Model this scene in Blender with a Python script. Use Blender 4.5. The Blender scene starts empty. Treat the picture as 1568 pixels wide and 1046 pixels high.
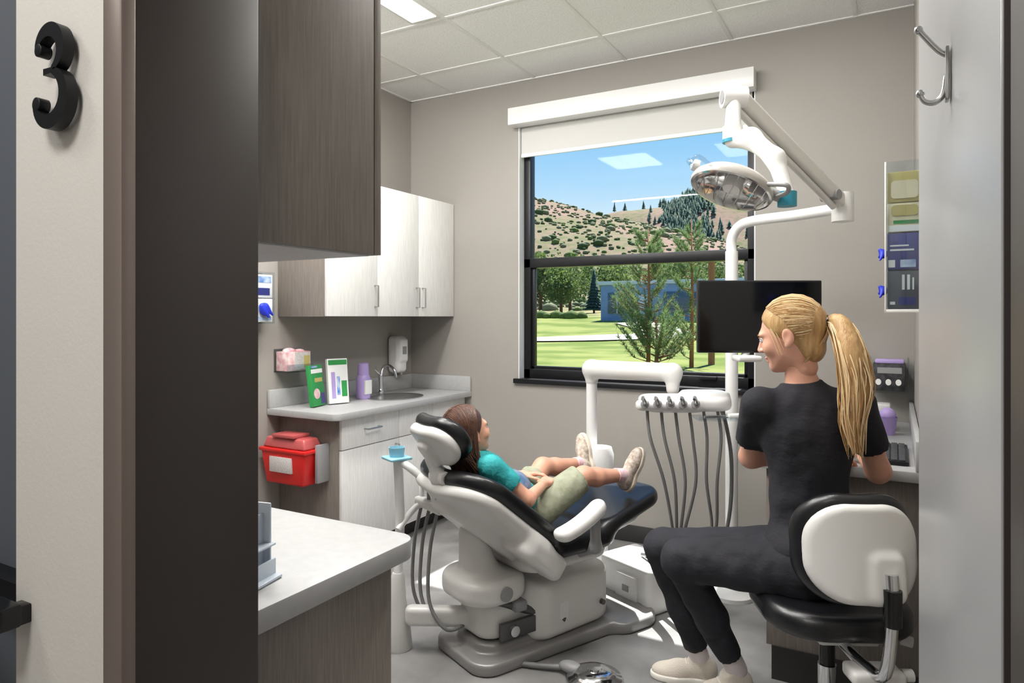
import bpy, bmesh, math, random
import numpy as np
from mathutils import Vector, Matrix, noise as mnoise
random.seed(7); np.random.seed(7)
sc=bpy.context.scene
try:
    sc.view_settings.view_transform='Standard'
    sc.view_settings.look='None'
except Exception: pass
# ------------------------------------------------------------ materials
def lin(c):
    out=[]
    for v in c:
        v=v/255.0
        out.append(v/12.92 if v<=0.04045 else ((v+0.055)/1.055)**2.4)
    return (out[0],out[1],out[2],1.0)
def mat(name,col,rough=0.5,metal=0.0,vary=None,bump=None,grain=None,spec=None,emis=None,coat=0,sss=0):
    m=bpy.data.materials.new(name); m.use_nodes=True
    nt=m.node_tree; N=nt.nodes; L=nt.links
    b=N['Principled BSDF']
    b.inputs['Base Color'].default_value=lin(col)
    b.inputs['Roughness'].default_value=rough
    b.inputs['Metallic'].default_value=metal
    if spec is not None: b.inputs['Specular IOR Level'].default_value=spec
    if coat: b.inputs['Coat Weight'].default_value=coat
    if sss:
        b.inputs['Subsurface Weight'].default_value=sss
        b.inputs['Subsurface Radius'].default_value=(0.02,0.008,0.004)
        b.inputs['Subsurface Scale'].default_value=0.5
    if emis:
        b.inputs['Emission Color'].default_value=lin(emis[0]); b.inputs['Emission Strength'].default_value=emis[1]
    tc=N.new('ShaderNodeTexCoord')
    def noise(scale,sc3=None,detail=4):
        mp=N.new('ShaderNodeMapping'); L.new(tc.outputs['Object'],mp.inputs['Vector'])
        if sc3: mp.inputs['Scale'].default_value=sc3
        n=N.new('ShaderNodeTexNoise'); n.inputs['Scale'].default_value=scale; n.inputs['Detail'].default_value=detail
        L.new(mp.outputs[0],n.inputs['Vector']); return n
    v=vary or grain
    if v:
        n=noise(v[1], v[2] if len(v)>2 else None, 6)
        r=N.new('ShaderNodeValToRGB'); L.new(n.outputs['Fac'],r.inputs[0])
        r.color_ramp.elements[0].position=0.35; r.color_ramp.elements[1].position=0.68
        r.color_ramp.elements[0].color=lin(col); r.color_ramp.elements[1].color=lin(v[0])
        L.new(r.outputs[0],b.inputs['Base Color'])
    if bump:
        n=noise(bump[0], bump[2] if len(bump)>2 else None, 5)
        bp=N.new('ShaderNodeBump'); bp.inputs['Strength'].default_value=bump[1]; bp.inputs['Distance'].default_value=bump[3] if len(bump)>3 else 0.01
        L.new(n.outputs['Fac'],bp.inputs['Height']); L.new(bp.outputs[0],b.inputs['Normal'])
    return m
def mat_clear(name,tint=(245,250,252),gl=0.08,rough=0.03):
    m=bpy.data.materials.new(name); m.use_nodes=True
    nt=m.node_tree; nt.nodes.clear()
    o=nt.nodes.new('ShaderNodeOutputMaterial'); t=nt.nodes.new('ShaderNodeBsdfTransparent'); g=nt.nodes.new('ShaderNodeBsdfGlossy')
    t.inputs[0].default_value=lin(tint); g.inputs['Roughness'].default_value=rough
    x=nt.nodes.new('ShaderNodeMixShader'); x.inputs[0].default_value=gl
    nt.links.new(t.outputs[0],x.inputs[1]); nt.links.new(g.outputs[0],x.inputs[2]); nt.links.new(x.outputs[0],o.inputs[0])
    return m
WALL=mat('paint_taupe',(150,146,140),0.6,vary=((153,149,143),1.5),bump=(180,0.04))
WALL3=mat('paint_offwhite',(210,206,200),0.6,bump=(150,0.05))
WALLB=mat('paint_bluegrey',(88,93,101),0.6)
DOORP=mat('paint_door_grey',(148,149,150),0.3)
BRONZE=mat('frame_bronze',(60,54,51),0.42,0.2)
BRONZE2=mat('casing_bronze',(128,116,109),0.35,0.3)
BLACKF=mat('black_aluminium',(22,23,26),0.4,0.3)
RUBBER=mat('rubber_base',(42,40,40),0.5)
FLOOR=mat('floor_vinyl',(108,107,106),0.42,vary=((150,149,148),3.2),bump=(40,0.04))
LAMT=mat('laminate_taupe',(134,126,119),0.5,grain=((117,109,103),9.0,(22,22,1.1)),bump=(60,0.04,(8,8,.6)))
LAMW=mat('laminate_light',(235,234,232),0.45,grain=((222,220,217),9.0,(20,20,1.0)))
COUNTER=mat('countertop_grey',(172,172,172),0.42,vary=((166,166,166),40))
WHITE=mat('white_plastic',(228,228,227),0.3)
OFFW=mat('warm_white_shell',(216,215,212),0.32)
GREYP=mat('grey_plastic',(146,146,147),0.4)
DGREY=mat('dark_grey_metal',(92,92,92),0.4,0.5)
CHROME=mat('chrome',(220,222,225),0.12,1.0)
STEEL=mat('brushed_steel',(190,190,190),0.3,1.0)
LEATHER=mat('black_vinyl',(18,19,22),0.3,bump=(300,0.06))
BLACK=mat('black_gloss',(10,11,13),0.2)
SCREEN=mat('screen_black',(8,9,12),0.12)
RED=mat('red_plastic',(205,32,30),0.35)
REDL=mat('red_lid',(176,84,84),0.25)
LABEL=mat('label_white',(235,232,228),0.6,vary=((170,160,160),120,(1,1,6)))
TEALP=mat('teal_plastic',(40,140,165),0.35)
BLUEL=mat('light_blue_plastic',(140,195,215),0.4)
LAV=mat('lavender_plastic',(176,156,212),0.45)
PURPLE=mat('purple_card',(70,60,120),0.55)
NAVY=mat('navy_card',(40,50,124),0.55)
CHAR=mat('charcoal_card',(78,82,92),0.55)
KHAKI=mat('khaki_card',(188,172,104),0.6)
TAN=mat('tan_card',(226,214,180),0.6)
GREENC=mat('green_card',(40,140,70),0.55)
PINKC=mat('pink_card',(214,150,160),0.6,vary=((240,225,220),30))
SKULL=mat('black_pattern_card',(24,24,28),0.6,vary=((70,70,74),40))
BLUEC=mat('blue_card',(30,110,190),0.55,vary=((225,235,245),16))
GLOVE=mat('blue_glove',(30,50,190),0.5)
PAPER=mat('white_card',(240,240,238),0.6)
CLEAR=mat_clear('clear_acrylic',(240,244,246),0.06,0.05)
GLASS=mat_clear('window_glass',(252,253,253),0.005,0.01)
HOSE=mat('hose_grey',(112,112,112),0.45)
REFL=mat('lamp_reflector',(215,215,212),0.12,0.9)
SKIN=mat('skin',(226,174,150),0.45,sss=0.12,vary=((218,162,138),18))
SKINC=mat('skin_child',(220,166,140),0.45,sss=0.12,vary=((212,156,132),18))
LIPS=mat('lips',(196,118,110),0.45)
EYEW=mat('eye_white',(235,232,228),0.2)
IRIS=mat('iris',(60,80,95),0.15)
BLOND=mat('hair_blond',(200,165,114),0.42,vary=((164,124,78),60,(1,1,.2)),bump=(220,0.3,(1,1,.15)))
BLOND2=mat('hair_blond_light',(234,208,164),0.4)
BLOND3=mat('hair_blond_dark',(160,120,76),0.42)
BROWN=mat('hair_brown',(62,40,31),0.42,vary=((82,54,41),60),bump=(200,0.3))
BROWN2=mat('hair_brown_light',(96,64,47),0.42)
SCRUB=mat('scrubs_black',(27,27,34),0.85,vary=((32,32,40),5),bump=(8,0.4,(1,1,1.6),0.03))
SHORTS=mat('shorts_sage',(142,147,124),0.8,vary=((162,165,144),25),bump=(22,0.4,(1,1,1),0.02))
TSHIRT=mat('tshirt_teal',(44,160,160),0.8,vary=((30,138,142),8),bump=(16,0.5,(1,1,1),0.03))
TPRINT=mat('tshirt_grey',(120,132,150),0.8,vary=((60,90,130),18))
SOCK=mat('sock_white',(222,214,214),0.85)
SOCKP=mat('sock_pink',(232,176,188),0.85,vary=((238,220,220),60))
SHOEW=mat('sneaker_cream',(218,209,196),0.7,bump=(260,0.4))
SOLE=mat('sole_white',(238,234,226),0.6)
SHOEC=mat('slipon_beige',(160,144,130),0.8,vary=((218,208,196),70))
SOLEC=mat('slipon_sole',(222,210,194),0.7)
# ------------------------------------------------------------ mesh builder
class MB:
    def __init__(s,M=None): s.v=[];s.f=[];s.m=[];s.mats=[];s.M=M or Matrix.Identity(4)
    def mi(s,m):
        if m not in s.mats: s.mats.append(m)
        return s.mats.index(m)
    def add(s,vs,fs,m,X=None):
        T=s.M@X if X is not None else s.M
        o=len(s.v); i=s.mi(m)
        s.v.extend([tuple(T@Vector(p)) for p in vs])
        s.f.extend([tuple(a+o for a in f) for f in fs]); s.m.extend([i]*len(fs))
    def bm(s,b,m,X=None):
        b.verts.ensure_lookup_table(); b.verts.index_update()
        s.add([v.co[:] for v in b.verts],[[v.index for v in f.verts] for f in b.faces],m,X); b.free()
    def box(s,lo,hi,m,bev=0.003,X=None,seg=2):
        b=bmesh.new(); bmesh.ops.create_cube(b,size=1)
        c=[(lo[i]+hi[i])/2 for i in range(3)]; d=[abs(hi[i]-lo[i]) for i in range(3)]
        for v in b.verts: v.co=Vector((v.co.x*d[0]+c[0],v.co.y*d[1]+c[1],v.co.z*d[2]+c[2]))
        bev=min(bev,min(d)*0.45)
        if bev>0: bmesh.ops.bevel(b,geom=b.edges[:],offset=bev,segments=seg,affect='EDGES',profile=0.5)
        s.bm(b,m,X)
    def tube(s,pts,r,m,seg=12,X=None,smooth=0,cap=True):
        P=[Vector(p) for p in pts]; R=list(r) if hasattr(r,'__len__') else [r]*len(P)
        if smooth:
            Q=[];RR=[];n=len(P)
            for i in range(n-1):
                p0=P[max(i-1,0)];p1=P[i];p2=P[i+1];p3=P[min(i+2,n-1)]
                for j in range(smooth):
                    t=j/smooth
                    Q.append(0.5*((2*p1)+(p2-p0)*t+(2*p0-5*p1+4*p2-p3)*t*t+(3*p1-p0-3*p2+p3)*t**3)); RR.append(R[i]*(1-t)+R[i+1]*t)
            Q.append(P[-1]);RR.append(R[-1]); P=Q;R=RR
        vs=[];fs=[]; n=len(P); prev=None
        for i in range(n):
            d=(P[min(i+1,n-1)]-P[max(i-1,0)])
            if d.length<1e-9: d=Vector((0,0,1))
            d.normalize()
            if prev is None:
                a=d.orthogonal().normalized()
            else:
                a=prev-d*prev.dot(d)
                a=a.normalized() if a.length>1e-6 else d.orthogonal().normalized()
            prev=a; b=d.cross(a)
            for k in range(seg):
                th=2*math.pi*k/seg; vs.append(P[i]+(a*math.cos(th)+b*math.sin(th))*R[i])
        for i in range(n-1):
            for k in range(seg):
                k2=(k+1)%seg; fs.append((i*seg+k,i*seg+k2,(i+1)*seg+k2,(i+1)*seg+k))
        if cap:
            fs.append(tuple(range(seg-1,-1,-1))); fs.append(tuple((n-1)*seg+k for k in range(seg)))
        s.add(vs,fs,m,X)
    def lathe(s,prof,m,seg=32,X=None,sx=1,sy=1):
        vs=[];fs=[];n=len(prof)
        for r,z in prof:
            for k in range(seg):
                th=2*math.pi*k/seg; vs.append((max(r,1e-4)*math.cos(th)*sx,max(r,1e-4)*math.sin(th)*sy,z))
        for i in range(n-1):
            for k in range(seg):
                k2=(k+1)%seg; fs.append((i*seg+k,i*seg+k2,(i+1)*seg+k2,(i+1)*seg+k))
        s.add(vs,fs,m,X)
    def prism(s,outline,z0,z1,m,X=None,bev=0.0):
        b=bmesh.new(); vs=[b.verts.new((x,y,z0)) for x,y in outline]; f=b.faces.new(vs)
        r=bmesh.ops.extrude_face_region(b,geom=[f]); 
        for e in r['geom']:
            if isinstance(e,bmesh.types.BMVert): e.co.z=z1
        bmesh.ops.recalc_face_normals(b,faces=b.faces[:])
        if bev>0:
            ed=[e for e in b.edges if abs(e.verts[0].co.z-e.verts[1].co.z)<1e-6]
            bmesh.ops.bevel(b,geom=ed,offset=bev,segments=2,affect='EDGES',profile=0.5)
        s.bm(b,m,X)
    def sdf(s,prims,h,m,X=None,disp=None):
        V,F=surf(prims,h)
        if disp is not None: V=disp(V)
        s.add(V.tolist(),F.tolist(),m,X)
    def done(s,name,parent=None,ang=38,origin=None):
        me=bpy.data.meshes.new(name)
        a=np.array(s.v); c=Vector(((a.min(0)+a.max(0))/2).tolist())
        if origin is not None: c=Vector(origin)
        me.from_pydata([tuple(Vector(p)-c) for p in s.v],[],s.f)
        for mm in s.mats: me.materials.append(mm)
        me.polygons.foreach_set('material_index',s.m)
        me.polygons.foreach_set('use_smooth',[True]*len(s.f))
        me.update()
        if ang<180:
            try: me.set_sharp_from_angle(angle=math.radians(ang))
            except Exception: pass
        ob=bpy.data.objects.new(name,me); ob.location=c; sc.collection.objects.link(ob)
        if parent: 
            ob.parent=parent; ob.matrix_parent_inverse=parent.matrix_world.inverted()
        return ob
def empty(name,loc=(0,0,0)):
    e=bpy.data.objects.new(name,None); e.location=loc; e.empty_display_size=0.1; sc.collection.objects.link(e)
    e.matrix_world=Matrix.Translation(loc); return e
def frame(o,fwd,up,s=1.0):
    y=Vector(fwd).normalized(); z=Vector(up); z=(z-y*z.dot(y)).normalized(); x=y.cross(z)
    return Matrix(((x.x*s,y.x*s,z.x*s,o[0]),(x.y*s,y.y*s,z.y*s,o[1]),(x.z*s,y.z*s,z.z*s,o[2]),(0,0,0,1)))
# ------------------------------------------------------------ SDF toolkit
def A(x): return np.array(x,dtype=float)
def cone(a,b,ra,rb,k=0.02,flat=0,op='u'):
    a=A(a);b=A(b);ba=b-a;L=np.linalg.norm(ba)+1e-9
    def f(P):
        pa=P-a; t0=(pa@ba)/(L*L); t=np.clip(t0,0,1)
        d=np.linalg.norm(pa-t[...,None]*ba,axis=-1)-(ra+(rb-ra)*t)
        if flat&1: d=np.maximum(d,(t0-1)*L)
        if flat&2: d=np.maximum(d,-t0*L)
        return d
    r=max(ra,rb); return dict(f=f,lo=np.minimum(a,b)-r,hi=np.maximum(a,b)+r,k=k,op=op)
def ell(c,r,k=0.02,R=None,op='u'):
    c=A(c);r=A(r);R=np.eye(3) if R is None else A(R)
    def f(P):
        q=(P-c)@R; k0=np.linalg.norm(q/r,axis=-1); k1=np.linalg.norm(q/(r*r),axis=-1)+1e-9
        return k0*(k0-1)/k1
    m=r.max(); return dict(f=f,lo=c-m,hi=c+m,k=k,op=op)
def pad(c,half,rc,re,R=None,k=0.02,bend=0,bendy=0,op='u',taper=0):
    c=A(c);H=A(half);R=np.eye(3) if R is None else A(R)
    def f(P):
        q=(P-c)@R; z=q[...,2]-bend*q[...,0]**2-bendy*q[...,1]**2
        hx=H[0]*(1+taper*q[...,1]/H[1])
        ax=np.abs(q[...,0])-hx+rc; ay=np.abs(q[...,1])-H[1]+rc
        d2=np.hypot(np.maximum(ax,0),np.maximum(ay,0))+np.minimum(np.maximum(ax,ay),0)-rc
        wx=d2+re; wz=np.abs(z)-H[2]+re
        return np.hypot(np.maximum(wx,0),np.maximum(wz,0))+np.minimum(np.maximum(wx,wz),0)-re
    m=np.linalg.norm(H)*1.1+abs(bend)*H[0]**2+abs(bendy)*H[1]**2
    return dict(f=f,lo=c-m,hi=c+m,k=k,op=op)
def plane(n,q,k=0.005):
    n=A(n);n=n/np.linalg.norm(n);q=A(q)
    return dict(f=lambda P:-((P-q)@n),lo=None,hi=None,k=k,op='s')
def limb(pts,rs,k=0.02):
    return [cone(pts[i],pts[i+1],rs[i],rs[i+1],k) for i in range(len(pts)-1)]
def comb(g,d,k,op):
    if op=='s': 
        if k<=0: return np.maximum(g,-d)
        h=np.clip(.5-.5*(g+d)/k,0,1); return g*(1-h)+(-d)*h+k*h*(1-h)
    if k<=0: return np.minimum(g,d)
    h=np.clip(.5+.5*(g-d)/k,0,1); return g*(1-h)+d*h-k*h*(1-h)
def ev(prims,P):
    g=np.full(P.shape[:-1],1.0)
    for p in prims: g=comb(g,p['f'](P),p['k'],p['op'])
    return g
def surf(prims,h):
    lo=np.min([p['lo'] for p in prims if p['lo'] is not None and p['op']=='u'],axis=0)-3*h-.01
    hi=np.max([p['hi'] for p in prims if p['lo'] is not None and p['op']=='u'],axis=0)+3*h+.01
    n=np.ceil((hi-lo)/h).astype(int)+1
    ax=[lo[i]+h*np.arange(n[i]) for i in range(3)]
    G=np.full(n,1.0)
    for p in prims:
        if p['lo'] is None: s0=np.zeros(3,int); s1=n
        else:
            mg=p['k']+3*h
            s0=np.clip(np.floor((p['lo']-mg-lo)/h).astype(int),0,n); s1=np.clip(np.ceil((p['hi']+mg-lo)/h).astype(int)+1,0,n)
            if (s1<=s0).any(): continue
        X,Y,Z=np.meshgrid(ax[0][s0[0]:s1[0]],ax[1][s0[1]:s1[1]],ax[2][s0[2]:s1[2]],indexing='ij')
        P=np.stack([X,Y,Z],-1); sl=tuple(slice(s0[i],s1[i]) for i in range(3))
        G[sl]=comb(G[sl],p['f'](P),p['k'],p['op'])
    I=G<0
    c=sum(I[a:n[0]-1+a,b:n[1]-1+b,d:n[2]-1+d].astype(int) for a in(0,1) for b in(0,1) for d in(0,1))
    act=(c>0)&(c<8); idx=-np.ones(act.shape,int); w=np.argwhere(act); idx[act]=np.arange(len(w))
    V=lo+(w+.5)*h; F=[]
    def faces(axis,offs):
        sa=[slice(None)]*3; sb=[slice(None)]*3; sa[axis]=slice(0,-1); sb[axis]=slice(1,None)
        e=I[tuple(sa)]!=I[tuple(sb)]
        q=np.argwhere(e); o=[i for i in range(3) if i!=axis]
        ok=np.all((q[:,o]>0)&(q[:,o]<(n-1)[o]),axis=1); q=q[ok]
        ins=I[q[:,0],q[:,1],q[:,2]]
        cols=[idx[tuple((q+A(of).astype(int)).T)] for of in offs]
        f=np.stack(cols,1); f[~ins]=f[~ins][:,::-1]; F.append(f)
    faces(0,[(0,-1,-1),(0,0,-1),(0,0,0),(0,-1,0)])
    faces(1,[(-1,0,-1),(-1,0,0),(0,0,0),(0,0,-1)])
    faces(2,[(-1,-1,0),(0,-1,0),(0,0,0),(-1,0,0)])
    F=np.concatenate(F)
    def proj(V,it):
        e=h*.15
        for _ in range(it):
            d=ev(prims,V)
            g=np.stack([(ev(prims,V+np.eye(3)[i]*e)-d)/e for i in range(3)],1)
            l=np.maximum((g*g).sum(1),.2); st=np.clip(d/l,-h,h); V=V-g*st[:,None]
        return V
    V=proj(V,2)
    S=np.zeros_like(V);C=np.zeros(len(V))
    for i in range(4):
        np.add.at(S,F[:,i],V[F].mean(1)); np.add.at(C,F[:,i],1)
    V=.4*V+.6*S/np.maximum(C,1)[:,None]
    V=proj(V,1)
    return V,F
# ------------------------------------------------------------ camera
cam=bpy.data.cameras.new('camera'); co=bpy.data.objects.new('camera',cam); sc.collection.objects.link(co)
cam.sensor_width=36; cam.lens=24.0; cam.shift_y=-0.0243; cam.clip_start=0.02; cam.clip_end=2000
co.location=(0,0,1.41); co.rotation_euler=(math.radians(90),0,math.radians(29.3)); sc.camera=co
# ------------------------------------------------------------ room shell
XL,XR,YB,ZC=-3.17,0.085,4.10,3.02
WX0,WX1,WZ0,WZ1=-2.25,-0.70,0.985,2.80
b=MB(); 
b.box((XL-.15,YB,0),(WX0,YB+.2,ZC+.1),WALL,0); b.box((WX1,YB,0),(XR+.15,YB+.2,ZC+.1),WALL,0)
b.box((WX0,YB,0),(WX1,YB+.2,WZ0),WALL,0); b.box((WX0,YB,WZ1),(WX1,YB+.10,ZC+.1),WALL,0); b.done('wall_back')
b=MB(); b.box((XL-.15,.753,0),(XL,YB,ZC+.1),WALL,0); b.done('wall_left')
b=MB(); b.box((XR,1.70,0),(XR+.15,YB,ZC+.1),WALL,0); b.box((.13,.753,0),(XR+.15,1.70,ZC+.1),WALL,0); b.done('wall_right')
b=MB(); b.box((-1.217,.56,0),(-.94,.753,ZC+.1),WALL3,0); b.box((-3.4,.66,0),(-1.217,.753,ZC+.1),WALLB,0)
b.box((.17,.56,0),(1.6,.753,ZC+.1),WALL3,0); b.box((-.94,.56,2.2),(.17,.753,ZC+.1),WALL3,0); b.done('wall_front')
b=MB(); b.box((-3.4,-1.75,0),(1.75,-1.6,ZC+.1),WALL3,0); b.done('wall_corridor_back')
b=MB(); b.box((-3.55,-1.75,0),(-3.4,.753,ZC+.1),WALLB,0); b.done('wall_corridor_left')
b=MB(); b.box((1.6,-1.75,0),(1.75,.753,ZC+.1),WALL3,0); b.done('wall_corridor_right')
b=MB(); b.box((-3.55,-1.75,-.1),(1.75,YB+.2,0),FLOOR,0); b.done('floor')
# ceiling
CT=mat('ceiling_tile',(242,242,241),0.9,vary=((226,226,224),130),bump=(160,0.3,(1,1,1),0.008))
CG=mat('ceiling_grid_white',(242,242,241),0.5)
b=MB(); b.box((-3.55,-1.75,ZC),(1.75,YB+.1,ZC+.1),CT,0)
gx=[-3.41+.645*i for i in range(6)]; gy=[3.67-.64*i for i in range(9)]
for x in gx:
    if XL<x<XR: b.box((x-.012,.753,ZC-.004),(x+.012,YB,ZC+.001),CG,.001)
for y in gy:
    if y>.76: b.box((XL,y-.012,ZC-.0035),(XR,y+.012,ZC+.001),CG,.001)
b.box((XL,YB-.02,ZC-.006),(XR,YB,ZC+.001),CG,.001); b.box((XL,.76,ZC-.006),(XL+.02,YB,ZC+.001),CG,.001)
b.done('ceiling')
# door frame
b=MB()
b.box((-.94,.55,0),(-.90,.765,2.2),BRONZE,.003); b.box((-.943,.538,0),(-.899,.56,2.2),BRONZE2,.004)
b.box((.09,.55,0),(.17,.752,2.2),BRONZE,.003); b.box((.088,.538,0),(.175,.56,2.2),BRONZE2,.003)
b.box((-.94,.55,2.12),(.17,.765,2.2),BRONZE,.003)
b.done('door_frame')
d=math.atan2(.042,.90)
X=Matrix.Translation((.0855,.775,0))@Matrix.Rotation(d,4,'Z')
b=MB(X); b.box((0,0,.01),(.042,.90,2.10),DOORP,.002); b.box((.002,-.004,.01),(.040,.002,2.10),BRONZE,.0)
b.done('door_1')
# coat hook
b=MB(); hx,hy,hz=.0655,1.143,1.76
b.box((hx-.004,hy-.012,hz-.045),(hx+.001,hy+.012,hz+.03),STEEL,.002)
b.tube([(hx-.002,hy,hz+.02),(hx-.012,hy,hz+.028),(hx-.028,hy,hz+.05),(hx-.036,hy,hz+.062)],.004,STEEL,10,smooth=4)
b.tube([(hx-.002,hy,hz-.01),(hx-.006,hy,hz-.035),(hx-.016,hy,hz-.045),(hx-.028,hy,hz-.042),(hx-.034,hy,hz-.03)],.004,STEEL,10,smooth=4)
for q in((hx-.036,hy,hz+.062),(hx-.034,hy,hz-.03)): b.sdf([ell(q,(.006,.006,.006))],.002,STEEL)
b.done('coat_hook')
# baseboards
b=MB(); b.box((-2.68,YB-.012,0),(-.45,YB,.105),RUBBER,.003); b.done('baseboard_back')
b=MB(); b.box((XL,1.3,0),(XL+.012,2.84,.105),RUBBER,.003); b.done('baseboard_left')
b=MB(); b.box((XR-.012,1.72,0),(XR,2.79,.105),RUBBER,.003); b.done('baseboard_right')
b=MB(); b.box((-1.66,.50,.935),(-1.163,.545,.972),BLACK,.006); b.box((-1.60,.54,.93),(-1.55,.66,.96),BLACK,.004); b.box((-1.20,.54,.935),(-1.17,.561,.965),BLACK,.003); b.done('wall_handrail')
b=MB(); b.box((-3.38,.62,.885),(-1.22,.662,.94),BLACKF,.004); b.done('trim_1')
# number 3 sign
pts=[];W=[]
def arc(cx,cz,r,rz,a0,a1,n,w0,w1):
    for i in range(n):
        t=i/(n-1); a=math.radians(a0+(a1-a0)*t); pts.append((cx+r*math.cos(a),cz+rz*math.sin(a))); W.append(w0+(w1-w0)*math.sin(math.pi*t)**.8)
arc(-.004,.0365,.032,.0300,168,-66,26,.008,.0215)
arc(-.003,-.0310,.039,.0370,78,-166,30,.008,.0235)
b=MB(Matrix.Translation((-1.073,.56,1.762))@Matrix.Rotation(math.radians(90),4,'X'))
L=len(pts); left=[];right=[]
for i in range(L):
    p=Vector(pts[i]); q=Vector(pts[min(i+1,L-1)])-Vector(pts[max(i-1,0)]); q.normalize(); n=Vector((-q.y,q.x))
    left.append(p+n*W[i]*.5); right.append(p-n*W[i]*.5)
vs=[];fs=[]
for i in range(L):
    for z in (.008,.024): vs.append((left[i].x,left[i].y,z)); vs.append((right[i].x,right[i].y,z))
for i in range(L-1):
    o=i*4;p=o+4
    fs+=[(o,p,p+1,o+1),(o+2,o+3,p+3,p+2),(o,o+2,p+2,p),(o+1,p+1,p+3,o+3)]
fs+=[(0,1,3,2),(4*L-4,4*L-2,4*L-1,4*L-3)]
b.add(vs,fs,BLACKF)
for q,r,ox,oz in ((pts[0],.0095,.005,-.002),(pts[-1],.0105,.005,.002)):
    b.prism([(q[0]+ox+r*math.cos(a*math.pi/12),q[1]+oz+r*math.sin(a*math.pi/12)) for a in range(24)],.008,.0243,BLACKF,bev=.0008)
b.prism([(-.016,.0105),(.012,.0095),(.012,.0020),(-.016,.0010)],.008,.0238,BLACKF)
for q in((0,.066),(0,-.066)): b.tube([(q[0],q[1],0),(q[0],q[1],.01)],.003,BLACKF,8)
b.done('number_sign',ang=50)
# ------------------------------------------------------------ window
e=empty('window_1',(-1.475,4.2,1.7))
b=MB(); y0,y1=4.17,4.24; fw=.055
b.box((WX0,y0,WZ0),(WX0+fw,y1,WZ1),BLACKF,.004); b.box((WX1-fw,y0,WZ0),(WX1,y1,WZ1),BLACKF,.004)
b.box((WX0,y0,WZ0),(WX1,y1,WZ0+fw+.01),BLACKF,.004); b.box((WX0,y0,WZ1-fw),(WX1,y1,WZ1),BLACKF,.004)
b.box((WX0,y0,1.745),(WX1,y1,1.81),BLACKF,.004)
b.box((WX0+fw,y0+.02,WZ0+fw),(WX0+fw+.022,y1-.01,1.75),BLACKF,.003); b.box((WX1-fw-.022,y0+.02,WZ0+fw),(WX1-fw,y1-.01,1.75),BLACKF,.003)
b.box((WX0+fw,y0+.02,WZ0+fw),(WX1-fw,y1-.01,WZ0+fw+.03),BLACKF,.003)
b.box((-1.03,y0-.02,1.03),(-.93,y0+.01,1.05),BLACKF,.002)
b.done('frame',e)
b=MB(); b.box((WX0+.05,4.205,WZ0+.05),(WX1-.05,4.209,WZ1-.05),GLASS,0); b.done('glass',e)
b=MB(); b.box((WX0-.03,4.075,WZ0-.03),(WX1+.03,4.18,WZ0+.002),BLACKF,.004); b.done('sill',e)
b=MB(); b.box((WX0,4.10,WZ0),(WX0+.006,4.17,WZ1),WHITE,0); b.box((WX1-.006,4.10,WZ0),(WX1,4.17,WZ1),WHITE,0); b.done('jamb_liner',e)
# roller blind
FAB=bpy.data.materials.new('blind_fabric'); FAB.use_nodes=True
nt=FAB.node_tree; nt.nodes.clear(); o=nt.nodes.new('ShaderNodeOutputMaterial'); t=nt.nodes.new('ShaderNodeBsdfTranslucent'); dd=nt.nodes.new('ShaderNodeBsdfDiffuse'); x=nt.nodes.new('ShaderNodeMixShader')
t.inputs[0].default_value=lin((190,188,184)); dd.inputs[0].default_value=lin((235,234,231))
wv=nt.nodes.new('ShaderNodeTexNoise'); wv.inputs['Scale'].default_value=90
bp=nt.nodes.new('ShaderNodeBump'); bp.inputs['Strength'].default_value=.2; nt.links.new(wv.outputs[0],bp.inputs['Height']); nt.links.new(bp.outputs[0],dd.inputs['Normal'])
nt.links.new(t.outputs[0],x.inputs[1]); nt.links.new(dd.outputs[0],x.inputs[2]); nt.links.new(x.outputs[0],o.inputs[0]); x.inputs[0].default_value=.66
e=empty('roller_blind',(-1.475,4.1,2.7))
b=MB(); b.box((WX0-.03,4.0,2.70),(WX1+.01,4.098,2.815),WHITE,.006); b.done('cassette',e)
b=MB(); b.box((WX0+.01,4.125,2.52),(WX1-.02,4.128,2.79),FAB,0); b.box((WX0+.01,4.118,2.50),(WX1-.02,4.134,2.525),WHITE,.004); b.done('fabric',e)
# ------------------------------------------------------------ cabinets
def handle_v(b,x,y,z0,z1,m=STEEL):
    b.tube([(x,y,z0),(x+.03,y,z0),(x+.03,y,z1),(x,y,z1)],.005,m,8)
def handle_h(b,x,y0,y1,z):
    b.tube([(x,y0,z),(x+.03,y0,z),(x+.03,y1,z),(x,y1,z)],.005,STEEL,8)
b=MB(); FX=-2.78
b.box((XL+.003,2.83,1.41),(FX-.02,4.097,2.22),LAMT,.001)
ys=[2.832,3.262,3.68,4.095]
for i in range(3): b.box((FX-.019,ys[i]+.002,1.412),(FX,ys[i+1]-.002,2.218),LAMW,.001)
handle_v(b,FX,3.235,1.47,1.60); handle_v(b,FX,3.65,1.47,1.60); handle_v(b,FX,3.715,1.47,1.60)
b.done('wall_cabinet')
e=empty('sink_cabinet',(-2.9,3.4,0))
b=MB(); FX=-2.68
b.box((XL+.003,2.84,.10),(FX-.02,4.097,.84),LAMT,.001); b.box((XL+.003,2.86,0),(FX-.08,4.095,.10),RUBBER,0)
cols=[2.842,3.345,3.70,4.09]
for i in range(3):
    b.box((FX-.019,cols[i]+.002,.665),(FX,cols[i+1]-.002,.835),LAMW,.001); b.box((FX-.019,cols[i]+.002,.105),(FX,cols[i+1]-.002,.66),LAMW,.001)
    if i==0: handle_h(b,FX,3.03,3.15,.76); handle_v(b,FX,3.31,.50,.63)
    else: handle_v(b,FX,cols[i+1]-.04 if i==1 else cols[i]+.04,.50,.63)
b.done('base',e)
b=MB()
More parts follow.
